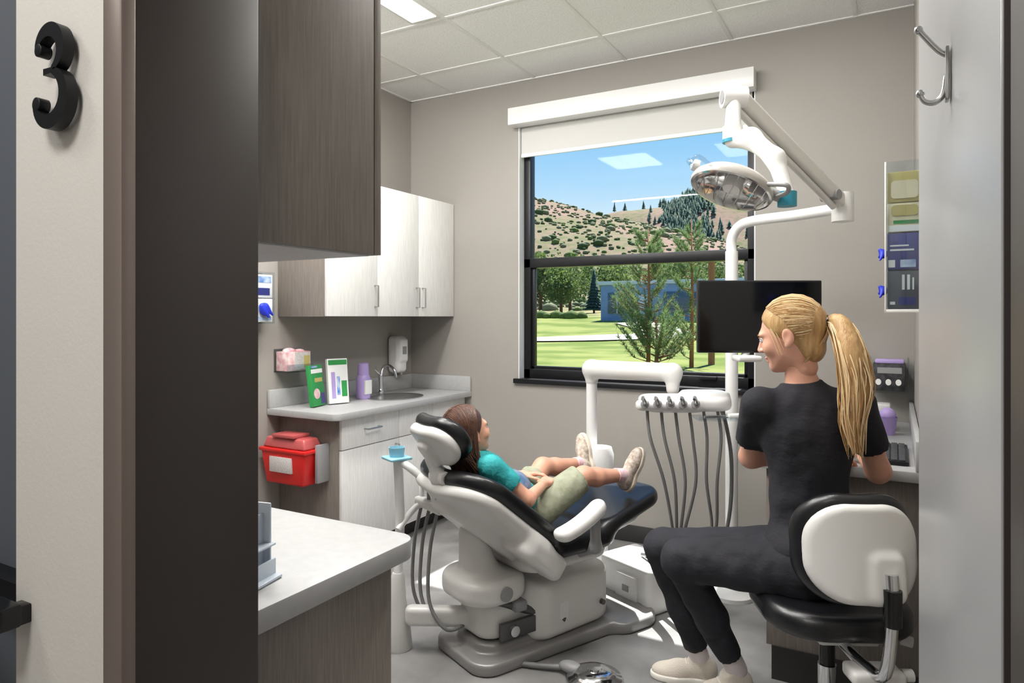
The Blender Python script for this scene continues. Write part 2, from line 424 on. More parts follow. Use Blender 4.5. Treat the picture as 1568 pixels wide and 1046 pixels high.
r=.05; out=[(XL+.003,2.75),(-2.63-r,2.75)]+[(-2.63-r+r*math.sin(a*math.pi/12),2.75+r-r*math.cos(a*math.pi/12)) for a in range(1,7)]+[(-2.63,4.097),(XL+.003,4.097)]
b.prism(out,.842,.88,COUNTER,bev=.003)
b.box((XL+.003,2.75,.88),(XL+.022,4.097,.985),COUNTER,.003); b.box((XL+.02,4.078,.88),(-2.63,4.097,.985),COUNTER,.003)
b.done('countertop',e)
b=MB(Matrix.Translation((-2.87,3.55,.88)))
b.lathe([(.165,.001),(.165,.006),(.158,.007),(.15,.004),(.12,.0025),(.03,.002),(.025,.001),(0,.001)],STEEL,40,sx=1,sy=1.25); b.done('sink_bowl',e)
b=MB(Matrix.Translation((-3.06,3.62,.88)))
b.lathe([(.028,0),(.028,.02),(.02,.03),(.016,.04),(.016,.13),(.013,.14),(0,.142)],CHROME,20)
b.tube([(0,0,.10),(.02,0,.18),(.07,0,.20),(.12,0,.17),(.135,0,.12)],[.011,.011,.01,.01,.009],CHROME,12,smooth=5)
b.tube([(0,0,.135),(-.01,-.05,.175)],[.007,.005],CHROME,10); b.tube([(0,.0,.135),(.0,.03,.15)],[.007,.005],CHROME,10)
b.done('faucet',e)
# foreground counter and upper cabinet
b=MB(); r=.05
out=[(XL+.003,.768),(-.945,.768),(-.945,1.255-r)]+[(-.945-r+r*math.cos(a*math.pi/16),1.255-r+r*math.sin(a*math.pi/16)) for a in range(1,9)]+[(XL+.003,1.255)]
b.prism(out,.867,.91,COUNTER,bev=.003); b.box((XL+.003,.768,.10),(-.975,1.19,.867),LAMT,.001); b.box((XL+.003,.768,0),(-1.0,1.13,.10),RUBBER,0)
b.done('entry_counter')
b=MB(); b.box((XL+.003,.768,1.537),(-.93,1.08,2.7),LAMT,.001); b.box((XL+.003,1.083,1.537),(-.93,1.102,2.7),LAMT,.001)
b.box((XL+.01,.78,1.533),(-.937,1.07,1.538),COUNTER,.0); b.done('upper_cabinet')
# acrylic organizer on counter
b=MB(Matrix.Translation((-1.06,.87,.911))@Matrix.Rotation(.2,4,'Z'))
PO=mat('organizer_frost',(198,208,220),0.25)
b.box((-.06,-.05,0),(.045,.05,.006),PO,.002); b.box((-.06,-.05,0),(-.055,.05,.13),PO,.002); b.box((.0,-.05,0),(.005,.05,.12),PO,.002); b.box((-.06,.045,0),(.02,.05,.14),PO,.002)
b.box((.005,-.05,.06),(.03,.05,.064),PO,.001); b.box((.026,-.05,0),(.03,.05,.035),PO,.001); b.done('desk_organizer')
# wall items on left wall
b=MB(); b.box((XL,2.46,1.37),(XL+.10,2.72,1.66),CLEAR,.002)
b.box((XL+.01,2.47,1.38),(XL+.092,2.71,1.51),PAPER,.002); b.box((XL+.01,2.47,1.515),(XL+.092,2.71,1.645),PAPER,.002)
b.box((XL+.09,2.50,1.60),(XL+.0935,2.70,1.635),BLUEC,0); b.box((XL+.09,2.60,1.53),(XL+.0935,2.69,1.57),NAVY,0); b.box((XL+.09,2.48,1.39),(XL+.0935,2.70,1.41),BLUEC,0); b.box((XL+.09,2.50,1.44),(XL+.0935,2.57,1.50),GREENC,0)
b.sdf([ell((XL+.105,2.64,1.45),(.014,.03,.035)),cone((XL+.11,2.62,1.47),(XL+.12,2.66,1.41),.010,.007),cone((XL+.11,2.65,1.47),(XL+.115,2.69,1.42),.010,.006)],.004,GLOVE); b.done('glove_box_holder')
b=MB(); b.box((XL,2.80,1.083),(XL+.115,3.0,1.09),CLEAR,.001); b.box((XL,2.80,1.083),(XL+.004,3.0,1.22),CLEAR,.001); b.box((XL+.111,2.80,1.083),(XL+.115,3.0,1.13),CLEAR,.001)
b.box((XL+.008,2.81,1.092),(XL+.108,2.985,1.205),PINKC,.003); b.box((XL+.1082,2.86,1.10),(XL+.1092,2.98,1.2),LABEL,0); b.box((XL+.109,2.93,1.11),(XL+.1098,2.975,1.18),KHAKI,0)
b.sdf([ell((XL+.06,2.86,1.208),(.035,.04,.018)),ell((XL+.07,2.93,1.205),(.03,.03,.014))],.005,PINKC); b.done('mask_box')
# soap dispenser
b=MB(); b.sdf([pad((XL+.055,3.87,1.14),(.052,.055,.13),.03,.03,k=.01),pad((XL+.1,3.87,1.17),(.02,.045,.08),.015,.015,k=.02)],.005,WHITE)
b.box((XL+.115,3.845,1.14),(XL+.121,3.895,1.20),GREYP,.003); b.tube([(XL+.09,3.87,1.03),(XL+.09,3.87,.995)],.008,GREYP,10); b.done('soap_dispenser')
# bottle with lavender cap
b=MB(Matrix.Translation((-3.0,3.38,.881)))
b.lathe([(0,0),(.044,0),(.046,.006),(.046,.13),(.040,.148),(.036,.155)],LAV,28); b.lathe([(.034,.153),(.037,.155),(.033,.225),(.026,.23),(0,.231)],LAV,28); b.box((.02,-.03,.03),(.047,.03,.12),PAPER,.002); b.done('mouthwash_bottle')
# toothpaste boxes with printed fronts
for i,(x,y,rz,hh) in enumerate([(-2.95,2.95,.25,.24),(-2.93,3.09,-.35,.27)]):
    b=MB(Matrix.Translation((x,y,.887))@Matrix.Rotation(rz,4,'Z')@Matrix.Rotation(-.12,4,'Y'))
    b.box((-.03,-.065,0),(.0,.065,hh),GREENC if i==0 else PAPER,.002)
    if i==0:
        b.prism([(.030*math.cos(a*math.pi/12),.032*math.sin(a*math.pi/12)) for a in range(24)],-.001,.002,PINKC,X=Matrix.Translation((0,-.02,hh*.3))@Matrix.Rotation(math.radians(90),4,'Y'))
        b.box((.0,-.06,hh*.80),(.0018,.06,hh*.90),PAPER,0); b.box((.0,.02,.01),(.0018,.06,hh*.30),PURPLE,0); b.box((.0,-.03,hh*.58),(.0018,.05,hh*.68),KHAKI,0)
        b.box((.0,-.06,hh*.93),(.0018,.01,hh*.98),BLUEC,0)
    else:
        b.box((.0,-.06,hh*.86),(.0015,.06,hh*.97),GREENC,0); b.box((.0,.02,.04),(.0015,.055,hh*.5),GREENC,0); b.box((.0,-.045,.03),(.0018,-.02,hh*.7),LAV,0); b.box((.0,-.01,.05),(.0018,.01,hh*.6),BLUEC,0)
    b.done('toothpaste_box')
# sharps container on end panel
e=empty('sharps_container',(-2.96,2.75,.6))
def taperbox(b,cx,cy,z0,z1,w0,d0,w1,d1,m,bev=.01):
    bm_=bmesh.new(); vs=[]
    for z,w,dp in((z0,w0,d0),(z1,w1,d1)):
        for sx,sy in((-1,-1),(1,-1),(1,1),(-1,1)): vs.append(bm_.verts.new((cx+sx*w/2,cy+sy*dp/2,z)))
    for f in((3,2,1,0),(4,5,6,7),(0,1,5,4),(1,2,6,5),(2,3,7,6),(3,0,4,7)): bm_.faces.new([vs[i] for i in f])
    bmesh.ops.bevel(bm_,geom=bm_.edges[:],offset=bev,segments=3,affect='EDGES',profile=.5); b.bm(bm_,m)
b=MB()
taperbox(b,-2.965,2.752,.475,.665,.29,.12,.34,.155,RED,.012)
b.box((-3.145,2.668,.655),(-2.785,2.832,.675),RED,.006); taperbox(b,-2.965,2.752,.675,.735,.33,.14,.29,.11,REDL,.012)
b.box((-3.05,2.68,.735),(-2.88,2.80,.755),REDL,.005); b.box((-2.79,2.75,.49),(-2.768,2.838,.70),GREYP,.003); b.done('bin',e)
b=MB(); b.box((-3.06,2.672,.545),(-2.89,2.69,.63),LABEL,.001); b.done('label',e)
# ------------------------------------------------------------ right side
e=empty('side_counter',(-.2,3.45,0))
b=MB(); b.box((-.44,2.82,.13),(XR-.003,4.085,.82),LAMT,.001); b.box((-.42,2.815,0),(XR-.003,4.085,.13),RUBBER,0); b.done('base',e)
b=MB(); b.box((-.47,2.79,.822),(XR-.003,4.097,.862),COUNTER,.004); b.box((XR-.022,2.79,.862),(XR-.003,4.097,.97),COUNTER,.003); b.done('countertop',e)
b=MB(); b.box((-.10,2.88,.863),(.045,3.28,.878),BLACKF,.004)
KEY=mat('keycaps',(60,62,66),0.5)
for i in range(5):
    for j in range(14): b.box((-.092+i*.026,2.89+j*.0275,.877),(-.070+i*.026,2.913+j*.0275,.884),KEY,.002)
b.done('keyboard')
for (x,y,s) in((-.12,3.5,1.0),(-.03,3.62,.9)):
    b=MB(Matrix.Translation((x,y,.863))); b.lathe([(0,0),(.032*s,0),(.045*s,.09*s),(.047*s,.092*s),(.044*s,.09*s),(.031*s,.004),(0,.004)],LAV,28)
    b.sdf([ell((0,0,.10*s),(.035,.035,.035))],.006,LAV); b.done('lavender_cup')
# vertical glove-box holder on the right wall
b=MB(); x0,x1,ya,yb=-.03,XR-.001,2.62,2.87
b.box((x0,ya,1.43),(x1,yb,1.436),CLEAR,.001); b.box((x0,ya,1.43),(x0+.004,yb,1.93),CLEAR,.001); b.box((x0,ya,1.43),(x1,ya+.003,1.93),CLEAR,.001)
for xx in(x0,x1-.004): b.box((xx-.001,ya-.002,1.425),(xx+.004,ya+.004,1.93),PAPER,.001)
b.box((x0,ya-.002,1.424),(x1,ya+.006,1.434),PAPER,.001)
def gbox(z0,z1,m): b.box((x0+.007,ya+.007,z0),(x1-.004,yb-.006,z1),m,.003)
F0=ya+.0055
gbox(1.438,1.563,CHAR); gbox(1.567,1.69,NAVY); gbox(1.693,1.79,TAN); gbox(1.793,1.895,KHAKI)
def dec(xa,za,xb,zb,m): b.box((xa,F0,za),(xb,F0+.0015,zb),m,0)
dec(-.015,1.45,-.0,1.46,PAPER); dec(.01,1.45,.06,1.475,NAVY); dec(.02,1.50,.028,1.55,PAPER); dec(.035,1.50,.043,1.55,PAPER); dec(.05,1.50,.055,1.54,PAPER)
dec(-.02,1.575,.0,1.60,PAPER); dec(.015,1.575,.06,1.60,BLUEC); dec(-.015,1.63,.055,1.636,PAPER); dec(-.015,1.645,.04,1.65,PAPER)
dec(-.02,1.695,.075,1.715,PAPER); dec(-.005,1.72,.07,1.732,GREENC)
for zc,zh,m in((1.765,.018,KHAKI),(1.835,.030,TAN)):
    o=[]
    for cx_,cz_,a0 in((.055,zh-.012,0),(.0,zh-.012,90),(.0,-zh+.012,180),(.055,-zh+.012,270)):
        for a in range(0,91,15): o.append((cx_+.012*math.cos(math.radians(a0+a)),zc+cz_+.012*math.sin(math.radians(a0+a))))
    b.prism(o,-.001,.0015,m,X=Matrix.Translation((0,F0,0))@Matrix.Rotation(math.radians(90),4,'X'))
for z in(1.50,1.63): b.sdf([ell((-.036,2.75,z),(.006,.014,.010)),cone((-.036,2.74,z),(-.046,2.715,z-.022),.007,.003),cone((-.036,2.75,z+.005),(-.048,2.74,z+.016),.006,.003),cone((-.036,2.76,z),(-.050,2.77,z-.008),.006,.003)],.003,GLOVE)
b.done('glove_box_holder')
b=MB(); b.box((-.115,3.97,1.02),(.06,4.097,1.03),CLEAR,.001); b.box((-.115,3.97,1.02),(-.111,4.097,1.2),CLEAR,.001); b.box((.056,3.97,1.02),(.06,4.097,1.2),CLEAR,.001)
b.box((-.10,3.98,1.031),(.045,4.09,1.17),SKULL,.003)
for i in range(3):
    b.prism([(-.075+i*.045+.013*math.cos(a*math.pi/8),1.075+.016*math.sin(a*math.pi/8)) for a in range(16)],-.001,.001,PAPER,X=Matrix.Translation((0,3.979,0))@Matrix.Rotation(math.radians(90),4,'X'))
b.box((-.08,3.9785,1.12),(.03,3.98,1.15),GREYP,0); b.box((-.09,3.985,1.17),(.04,4.085,1.19),LAV,.005); b.done('mask_box')
b=MB(); b.box((-.13,3.70,.863),(-.02,3.82,.99),WHITE,.006); b.box((-.115,3.698,.88),(-.035,3.70,.96),LAV,0); b.done('tissue_box')
# ------------------------------------------------------------ dental chair (local frame a,b,z)
MC=Matrix.Translation((-1.37,2.74,0))@Matrix.Rotation(math.radians(-25),4,'Z')
chair=empty('dental_chair',(-1.37,2.74,0))
def Rinc(n,l):
    n=A(n)/np.linalg.norm(n); l=A(l)/np.linalg.norm(l); x=np.cross(l,n); return np.stack([x,l,n],1)
RB=Rinc((0,.63,.777),(0,-.777,.63)); nB=A((0,.63,.777)); lB=A((0,-.777,.63))
cB=A((0,-.316,.597))
RL=Rinc((0,-.2,.98),(0,.98,.2))
RH=Rinc((0,.80,.60),(0,-.60,.80)); nH=A((0,.80,.60)); lH=A((0,-.60,.80))
b=MB(MC)
b.sdf([pad(cB,(.27,.30,.034),.16,.03,RB,k=0,bend=.7),pad((0,.03,.455),(.255,.21,.045),.10,.035,None,k=.03),
  pad((0,.36,.515),(.225,.245,.034),.12,.03,RL,k=.04,taper=-.18,bend=.3)],.009,LEATHER); b.done('cushion',chair,ang=60)
cH=A((0,-.535,.925))
b=MB(MC); b.sdf([pad(cH,(.155,.105,.030),.10,.027,RH,bend=1.2)],.006,LEATHER); b.done('headrest_cushion',chair,ang=60)
b=MB(MC); b.sdf([pad(cH-nH*.045,(.142,.093,.026),.09,.022,RH,bend=1.2),pad(cH-nH*.075-lH*.02,(.04,.06,.02),.03,.015,RH,k=.02),],.006,OFFW)
b.sdf([cone(cH-nH*.085-lH*.04,cH-nH*.10-lH*.12,.024,.026),ell(cH-nH*.1-lH*.12,(.055,.036,.036),k=.015)],.005,WHITE)
b.sdf([cone(cH-nH*.10-lH*.12,cB+lB*.22-nB*.06,.026,.034)],.005,GREYP)
b.tube([cH-nH*.1-lH*.12+A((.04,0,0)),cH-nH*.1-lH*.12+A((.068,0,0))],.028,WHITE,24); b.tube([cH-nH*.1-lH*.12+A((.068,0,0)),cH-nH*.1-lH*.12+A((.070,0,0))],.018,GREYP,24); b.done('headrest_shell',chair,ang=50)
b=MB(MC)
b.sdf([pad(cB-nB*.052,(.265,.285,.028),.15,.025,RB,k=0,bend=.7),
  pad(cB-nB*.085-lB*.05,(.10,.27,.03),.08,.025,RB,k=.05),
  pad(cB-nB*.05-lB*.18+A((.20,0,0)),(.085,.14,.05),.07,.03,RB,k=.03),
  pad(cB-nB*.05-lB*.18-A((.20,0,0)),(.085,.14,.05),.07,.03,RB,k=.03)],.009,OFFW)
b.done('backrest_shell',chair,ang=50)
b=MB(MC)
b.sdf([cone(cB-nB*.11+lB*.0,(0,-.35,.34),.055,.085),pad((0,-.33,.30),(.17,.15,.05),.12,.035,None,k=.05)],.009,OFFW); 
b.sdf([pad((0,0,.385),(.20,.24,.035),.1,.03,None,k=.03),pad((0,.30,.45),(.15,.2,.025),.1,.02,RL,k=.05)],.009,OFFW)
b.tube([(.16,-.33,.30),(.176,-.33,.30)],.03,GREYP,20); b.done('pivot_housing',chair,ang=50)
b=MB(MC)
b.sdf([pad((0,.05,.17),(.165,.24,.12),.10,.035,None,k=0,taper=-.1),pad((0,-.20,.17),(.12,.20,.075),.08,.03,None,k=.05),cone((0,0,.2),(0,.0,.38),.12,.10,k=.04)],.009,OFFW)
b.done('lift_housing',chair,ang=50)
b=MB(MC); b.box((.145,-.12,.12),(.172,.0,.20),WHITE,.008); b.box((-.155,-.27,.20),(.155,-.21,.245),GREYP,.01)
b.tube([(.10,-.33,.25),(.155,-.02,.12)],.02,DGREY,12); b.tube([(-.10,-.33,.25),(-.155,-.02,.12)],.02,DGREY,12)
b.box((.128,-.34,.10),(.150,-.16,.17),DGREY,.006); b.tube([(.13,-.28,.135),(.165,-.28,.135)],.022,STEEL,18); b.tube([(.13,.20,.14),(.172,.20,.14)],.012,DGREY,12); b.done('lift_linkage',chair)
b=MB(MC); b.sdf([pad((0,.0,.026),(.20,.47,.025),.09,.012,None,k=0),pad((0,.36,.026),(.25,.14,.025),.09,.012,None,k=.03),pad((0,-.05,.06),(.13,.36,.03),.08,.02,None,k=.02)],.009,mat('base_metal',(146,145,144),.38,.3)); b.done('base_plate',chair,ang=50)
for sx in(1,-1):
    b=MB(MC)
    RA=Rinc((0,-.38,.92),(0,.92,.38))
    b.sdf([pad((.31*sx,-.055,.57),(.042,.135,.026),.04,.024,RA,bendy=1.0)],.006,OFFW)
    b.sdf([cone((.30*sx,.03,.57),(.27*sx,.06,.44),.02,.024),cone((.27*sx,.06,.44),(.18*sx,.04,.40),.024,.026)],.006,GREYP)
    b.done('armrest',chair,ang=50)
# assistant arm
b=MB(MC)
b.sdf([pad((-.06,-.42,.155),(.03,.22,.04),.03,.02,Rinc((0,0,1),(-.62,-.78,0)) )],.006,OFFW)
b.box((-.05,-.36,.13),(.07,-.24,.185),DGREY,.01)
b.lathe([(0,.0),(.06,.0),(.062,.01),(.05,.12),(.036,.2),(.03,.30),(.022,.32),(.0,.32)],OFFW,28,X=Matrix.Translation((-.25,-.60,.0)))
b.tube([(-.25,-.60,.3),(-.27,-.58,.55),(-.25,-.60,.80)],.02,WHITE,16,smooth=5)
b.tube([(-.25,-.60,.80),(-.18,-.56,.76),(-.06,-.48,.66)],.017,WHITE,12,smooth=4)
b.box((-.31,-.65,.80),(-.21,-.55,.812),BLUEL,.004)
b.lathe([(0,0),(.03,0),(.035,.04),(.033,.04),(.028,.004)],BLUEL,20,X=Matrix.Translation((-.26,-.6,.812)))
b.done('assistant_arm',chair,ang=50)
b=MB(MC)
b.box((-.30,-.50,.58),(-.08,-.44,.62),OFFW,.012)
for i in range(3):
    x=-.28+i*.07
    b.tube([(x,-.47,.58),(x,-.47,.66),(x+.02,-.44,.70)],[.011,.012,.007],WHITE if i!=1 else GREYP,10)
    b.tube([(x,-.47,.58),(x-.01,-.50,.42),(x+.02,-.52,.22),(x+.10,-.48,.12),(-.02,-.38,.14)],.008,HOSE,8,smooth=6)
b.tube([(-.25,-.60,.5),(-.27,-.5,.58),(-.19,-.47,.6)],.014,WHITE,10,smooth=4)
b.done('suction_holder',chair,ang=50)
b=MB(MC); b.sdf([pad((.02,.60,.11),(.17,.13,.11),.03,.02,None)],.008,WHITE); b.box((-.02,.455,.04),(.12,.475,.17),WHITE,.005); b.box((.03,.452,.09),(.07,.458,.12),GREYP,.001); b.done('utility_box',chair,ang=50)
# ------------------------------------------------------------ foot pedal
b=MB(Matrix.Translation((-1.015,2.46,0)))
b.lathe([(0,0),(.11,0),(.112,.01),(.105,.022),(.085,.028),(.082,.034),(.06,.045),(.03,.048),(.028,.055),(0,.056)],CHROME,40)
b.sdf([ell((-.10,0,.03),(.05,.03,.022))],.006,GREYP)
b.tube([(-.13,.0,.02),(-.28,-.04,.013),(-.45,-.06,.013),(-.58,-.02,.013),(-.63,.12,.013)],.012,HOSE,10,smooth=8)
b.done('foot_pedal',ang=50)
# ------------------------------------------------------------ delivery unit
du=empty('delivery_unit',(-1.0,3.3,0))
b=MB()
px,py=-1.44,3.50
b.lathe([(0,0),(.10,0),(.10,.03),(.05,.05),(.045,.56),(0,.56)],WHITE,28,X=Matrix.Translation((px+.03,py-.02,0)))
b.lathe([(0,.56),(.075,.56),(.082,.575),(.082,.66),(.07,.70),(.0,.705)],WHITE,32,X=Matrix.Translation((px+.03,py-.02,0)))
b.tube([(px-.02,py,.60),(px-.02,py,1.09)],.03,WHITE,24)
R=Vector((.872,.489,0)); F_=Vector((-.489,.872,0))
b.done('post',du,ang=50)
p0=Vector((px-.02,py,1.12)); p1=Vector((-.935,3.25,1.14))
b=MB(); b.sdf([cone(p0,p1,.052,.045,k=.02),cone(p0,p0-Vector((0,0,.06)),.045,.035,k=.02),cone(p1,p1-Vector((0,0,.08)),.04,.03,k=.02)],.008,OFFW); b.done('arm',du,ang=60)
MT=frame((-.84,3.10,1.02),F_,(0,0,1))
b=MB(MT)
b.sdf([pad((0,0,0),(.20,.13,.028),.09,.022,None,k=0,taper=.0),pad((.1,.02,.035),(.10,.085,.012),.05,.01,None,k=.03),pad((-.10,-.11,-.0),(.14,.035,.022),.03,.018,None,k=.03)],.007,WHITE)
b.done('tray_head',du,ang=50)
b=MB(MT); b.box((.02,-.18,-.06),(.28,-.02,-.054),CLEAR,.002); b.box((.02,-.18,-.054),(.28,-.176,-.04),CLEAR,.001); b.tube([(.15,-.1,-.056),(.15,-.05,-.02)],.008,STEEL,8)
b.tube([(.05,-.15,-.047),(.20,-.12,-.047)],.006,CHROME,8); b.box((.16,-.15,-.053),(.23,-.10,-.035),PAPER,.003); b.done('clear_shelf',du)
b=MB(MT)
for i in range(5):
    x=-.20+i*.055
    b.tube([(x,-.10,.0),(x-.01,-.165,.012)],[.017,.019],GREYP,14)
    b.tube([(x+.012,-.09,-.012),(x-.012,-.175,.02),(x-.022,-.205,.034),(x-.03,-.22,.05)],[.010,.012,.009,.006],STEEL if i%2 else CHROME,12,smooth=3)
    b.tube([(x-.03,-.218,.046),(x-.035,-.232,.04)],[.007,.006],CHROME,10)
b.done('handpieces',du,ang=60)
MTi=MT.inverted(); jb=MTi@(MC@Vector((.02,.60,.20)))
b=MB(MT)
for i in range(6):
    x=-.20+i*.062; xe=-.07+i*.018+(.10 if i>3 else 0)
    b.tube([(x+.012,-.10,-.02),(x+.02,-.13,-.14),(x*.75+.03,-.13,-.33),(xe,-.08,-.56),(xe*.6,.0,-.70),(jb.x+.02*i,jb.y,jb.z+.03)],.0072,HOSE,8,smooth=8)
b.tube([(.17,-.02,-.03),(.20,-.05,-.25),(.19,-.03,-.55),(.12,.03,-.75),(jb.x+.1,jb.y,jb.z+.02)],.009,HOSE,8,smooth=8)
b.done('hoses',du,ang=60)
# ------------------------------------------------------------ light pole + monitor + operatory lamp
lp=empty('operatory_light',(-.72,3.55,0))
b=MB()
b.lathe([(0,0),(.11,0),(.11,.02),(.04,.04),(.033,.05)],WHITE,28,X=Matrix.Translation((-.72,3.55,0)))
b.tube([(-.72,3.55,.02),(-.72,3.55,1.0),(-.72,3.55,1.74)],.031,WHITE,24)
b.tube([(-.72,3.55,1.72),(-.72,3.55,1.80),(-.68,3.532,1.86),(-.60,3.50,1.88),(-.40,3.41,1.88),(-.215,3.32,1.885)],.025,WHITE,20,smooth=6)
b.done('pole',lp,ang=60)
b=MB(); J=Vector((-.20,3.31,1.885)); Tt=Vector((-.535,2.68,2.245))
b.tube([J-Vector((0,0,.06)),J+Vector((0,0,.065))],.045,WHITE,28); 
dr=(Tt-J).normalized()
sd=dr.cross(Vector((0,0,1))).normalized(); upn=sd.cross(dr)
Rm=np.stack([A(sd),A(dr),A(upn)],1); mid=(J+dr*.04+Tt)/2; hl=(Tt-J).length/2
b.sdf([pad(tuple(mid+upn*.012),(.030,hl,.030),.012,.012,Rm,k=0)],.006,OFFW)
b.tube([J+dr*.06-upn*.032,Tt-dr*.04-upn*.032],.014,OFFW,12); b.tube([J+dr*.10-upn*.0-sd*.04,J+dr*.10+sd*.04],.022,GREYP,16)
b.tube([Tt-R*.045,Tt+R*.045],.040,WHITE,24); b.tube([Tt-R*.047,Tt-R*.045],.026,GREYP,24)
K=Vector((-.53,2.63,2.10))
b.tube([Tt,K],[.026,.03],WHITE,20); b.tube([K+Vector((0,0,.02)),K-Vector((0,0,.03))],.036,WHITE,24); 
b.tube([K-Vector((0,0,.028)),K-Vector((0,0,.04))],.037,TEALP,24)
b.done('spring_arm',lp,ang=50)
b=MB(); Hh=Vector((-.50,2.47,1.865))
k2=Vector((-.325,2.52,1.83))
b.sdf([cone(K-Vector((0,0,.03)),(-.46,2.60,2.06),.03,.034,k=.03),cone((-.46,2.60,2.06),(-.37,2.56,1.97),.034,.03,k=.03),cone((-.37,2.56,1.97),k2,.03,.025,k=.03)],.006,WHITE)
b.tube([k2+Vector((0,0,.01)),k2-Vector((.0,0,.04))],.032,TEALP,24); b.tube([k2-Vector((0,0,.015)),Hh+Vector((.06,.01,0))],.02,GREYP,14); b.done('yoke',lp,ang=50)
ML=frame(Hh,(-.45,.84,-.30),(.28,.22,.93))
b=MB(ML)
SHELL=mat('lamp_shell',(176,172,166),0.25)
b.lathe([(.142,-.018),(.146,-.008),(.14,.012),(.12,.032),(.08,.048),(.03,.054),(0,.055)],SHELL,44,sx=1,sy=.82)
b.lathe([(.142,-.018),(.134,-.02),(.12,.0),(.08,.02),(.03,.028),(0,.028)],REFL,44,sx=1,sy=.82)
b.lathe([(0,-.012),(.03,-.010),(.034,.0),(.034,.03)],WHITE,24)
for k in range(-3,4): 
    b.tube([(k*.035,-.10*math.sqrt(max(0,1-(k*.035/.14)**2)),-.012),(k*.035,.10*math.sqrt(max(0,1-(k*.035/.14)**2)),-.012)],.0015,CHROME,6)
for sx in(-1,1): b.tube([(.10*sx,-.085,.0),(.15*sx,-.13,-.01),(.165*sx,-.10,-.015),(.15*sx,-.04,-.005)],.008,CLEAR if sx<0 else GREYP,10,smooth=5)
b.tube([(-.13,.0,.03),(-.17,.02,.06),(-.15,.06,.07)],.010,CLEAR,10,smooth=4)
b.box((-.155,-.02,.03),(-.13,.03,.05),WHITE,.004); b.done('lamp_head',lp,ang=50)
mo=empty('monitor',(-.51,3.1,1.41))
MM=frame((-.513,3.095,1.41),(.489*-1,.872,0),(0,0,1))
b=MB(MM); b.box((-.267,-.012,-.156),(.267,.018,.156),BLACKF,.005); b.box((-.258,-.0135,-.146),(.258,-.011,.148),SCREEN,0); b.box((-.15,.015,-.1),(.15,.04,.1),BLACKF,.01); b.done('display',mo)
b=MB(); b.tube([(-.70,3.52,1.38),(-.60,3.42,1.40),MM@Vector((0,.04,0))],.022,WHITE,14)
b.box((-.12,-.10,-.19),(-.02,.0,-.165),WHITE,.008,X=MM); b.tube([MM@Vector((-.07,-.0,-.175)),MM@Vector((0,.03,-.1))],.014,WHITE,12); b.done('mount',mo,ang=50)
# ------------------------------------------------------------ stool
st=empty('dental_stool',(-.2,2.41,0))
MS=Matrix.Translation((-.190,2.40,0))@Matrix.Rotation(math.radians(26.7),4,'Z')
b=MB(MS); b.sdf([pad((0,0,.495),(.225,.215,.042),.16,.038,None)],.008,LEATHER)
b.done('seat',st,ang=60)
Rb2=Rinc((0,1,-.1),(0,.1,1))
b=MB(MS); b.sdf([pad((0,-.232,.745),(.176,.155,.026),.12,.024,Rb2,bend=2.2)],.007,LEATHER); b.done('backrest_pad',st,ang=60)
b=MB(MS); b.sdf([pad((0.004,-.265,.74),(.160,.138,.022),.115,.02,Rb2,bend=2.2),pad((.05,-.275,.68),(.05,.07,.03),.03,.02,Rb2,bend=1,k=.02)],.007,OFFW); b.done('backrest_shell',st,ang=50)
b=MB(MS)
b.tube([(.05,-.305,.70),(.05,-.31,.60),(.04,-.29,.42),(.02,-.2,.40),(.0,-.05,.42)],.017,CHROME,14,smooth=5)
b.tube([(.05,-.31,.66),(.05,-.31,.56)],.024,BLACK,14)
b.box((-.07,-.12,.41),(.11,.10,.452),OFFW,.01); b.tube([(.09,-.02,.43),(.20,-.06,.41)],.008,CHROME,8); b.tube([(.2,-.06,.41),(.23,-.07,.405)],.016,OFFW,12)
b.box((-.03,-.26,.36),(.12,-.17,.40),OFFW,.012); b.tube([(.12,-.22,.38),(.15,-.22,.38)],.018,OFFW,14)
b.tube([(0,0,.41),(0,0,.24)],.024,BLACK,20); b.tube([(0,0,.30),(0,0,.10)],.028,CHROME,20); b.lathe([(0,.06),(.05,.06),(.05,.11),(.035,.13),(0,.13)],CHROME,24)
for i in range(5):
    a=i*2*math.pi/5+.35; c,s=math.cos(a),math.sin(a)
    b.tube([(.03*c,.03*s,.10),(.15*c,.15*s,.095),(.24*c,.24*s,.075)],[.022,.018,.015],CHROME,12)
    b.tube([(.24*c,.24*s,.08),(.24*c,.24*s,.045)],.008,BLACK,8); b.tube([(.24*c-.012*s,.24*s+.012*c,.026),(.24*c+.012*s,.24*s-.012*c,.026)],.026,BLACK,18)
b.done('base',st,ang=50)
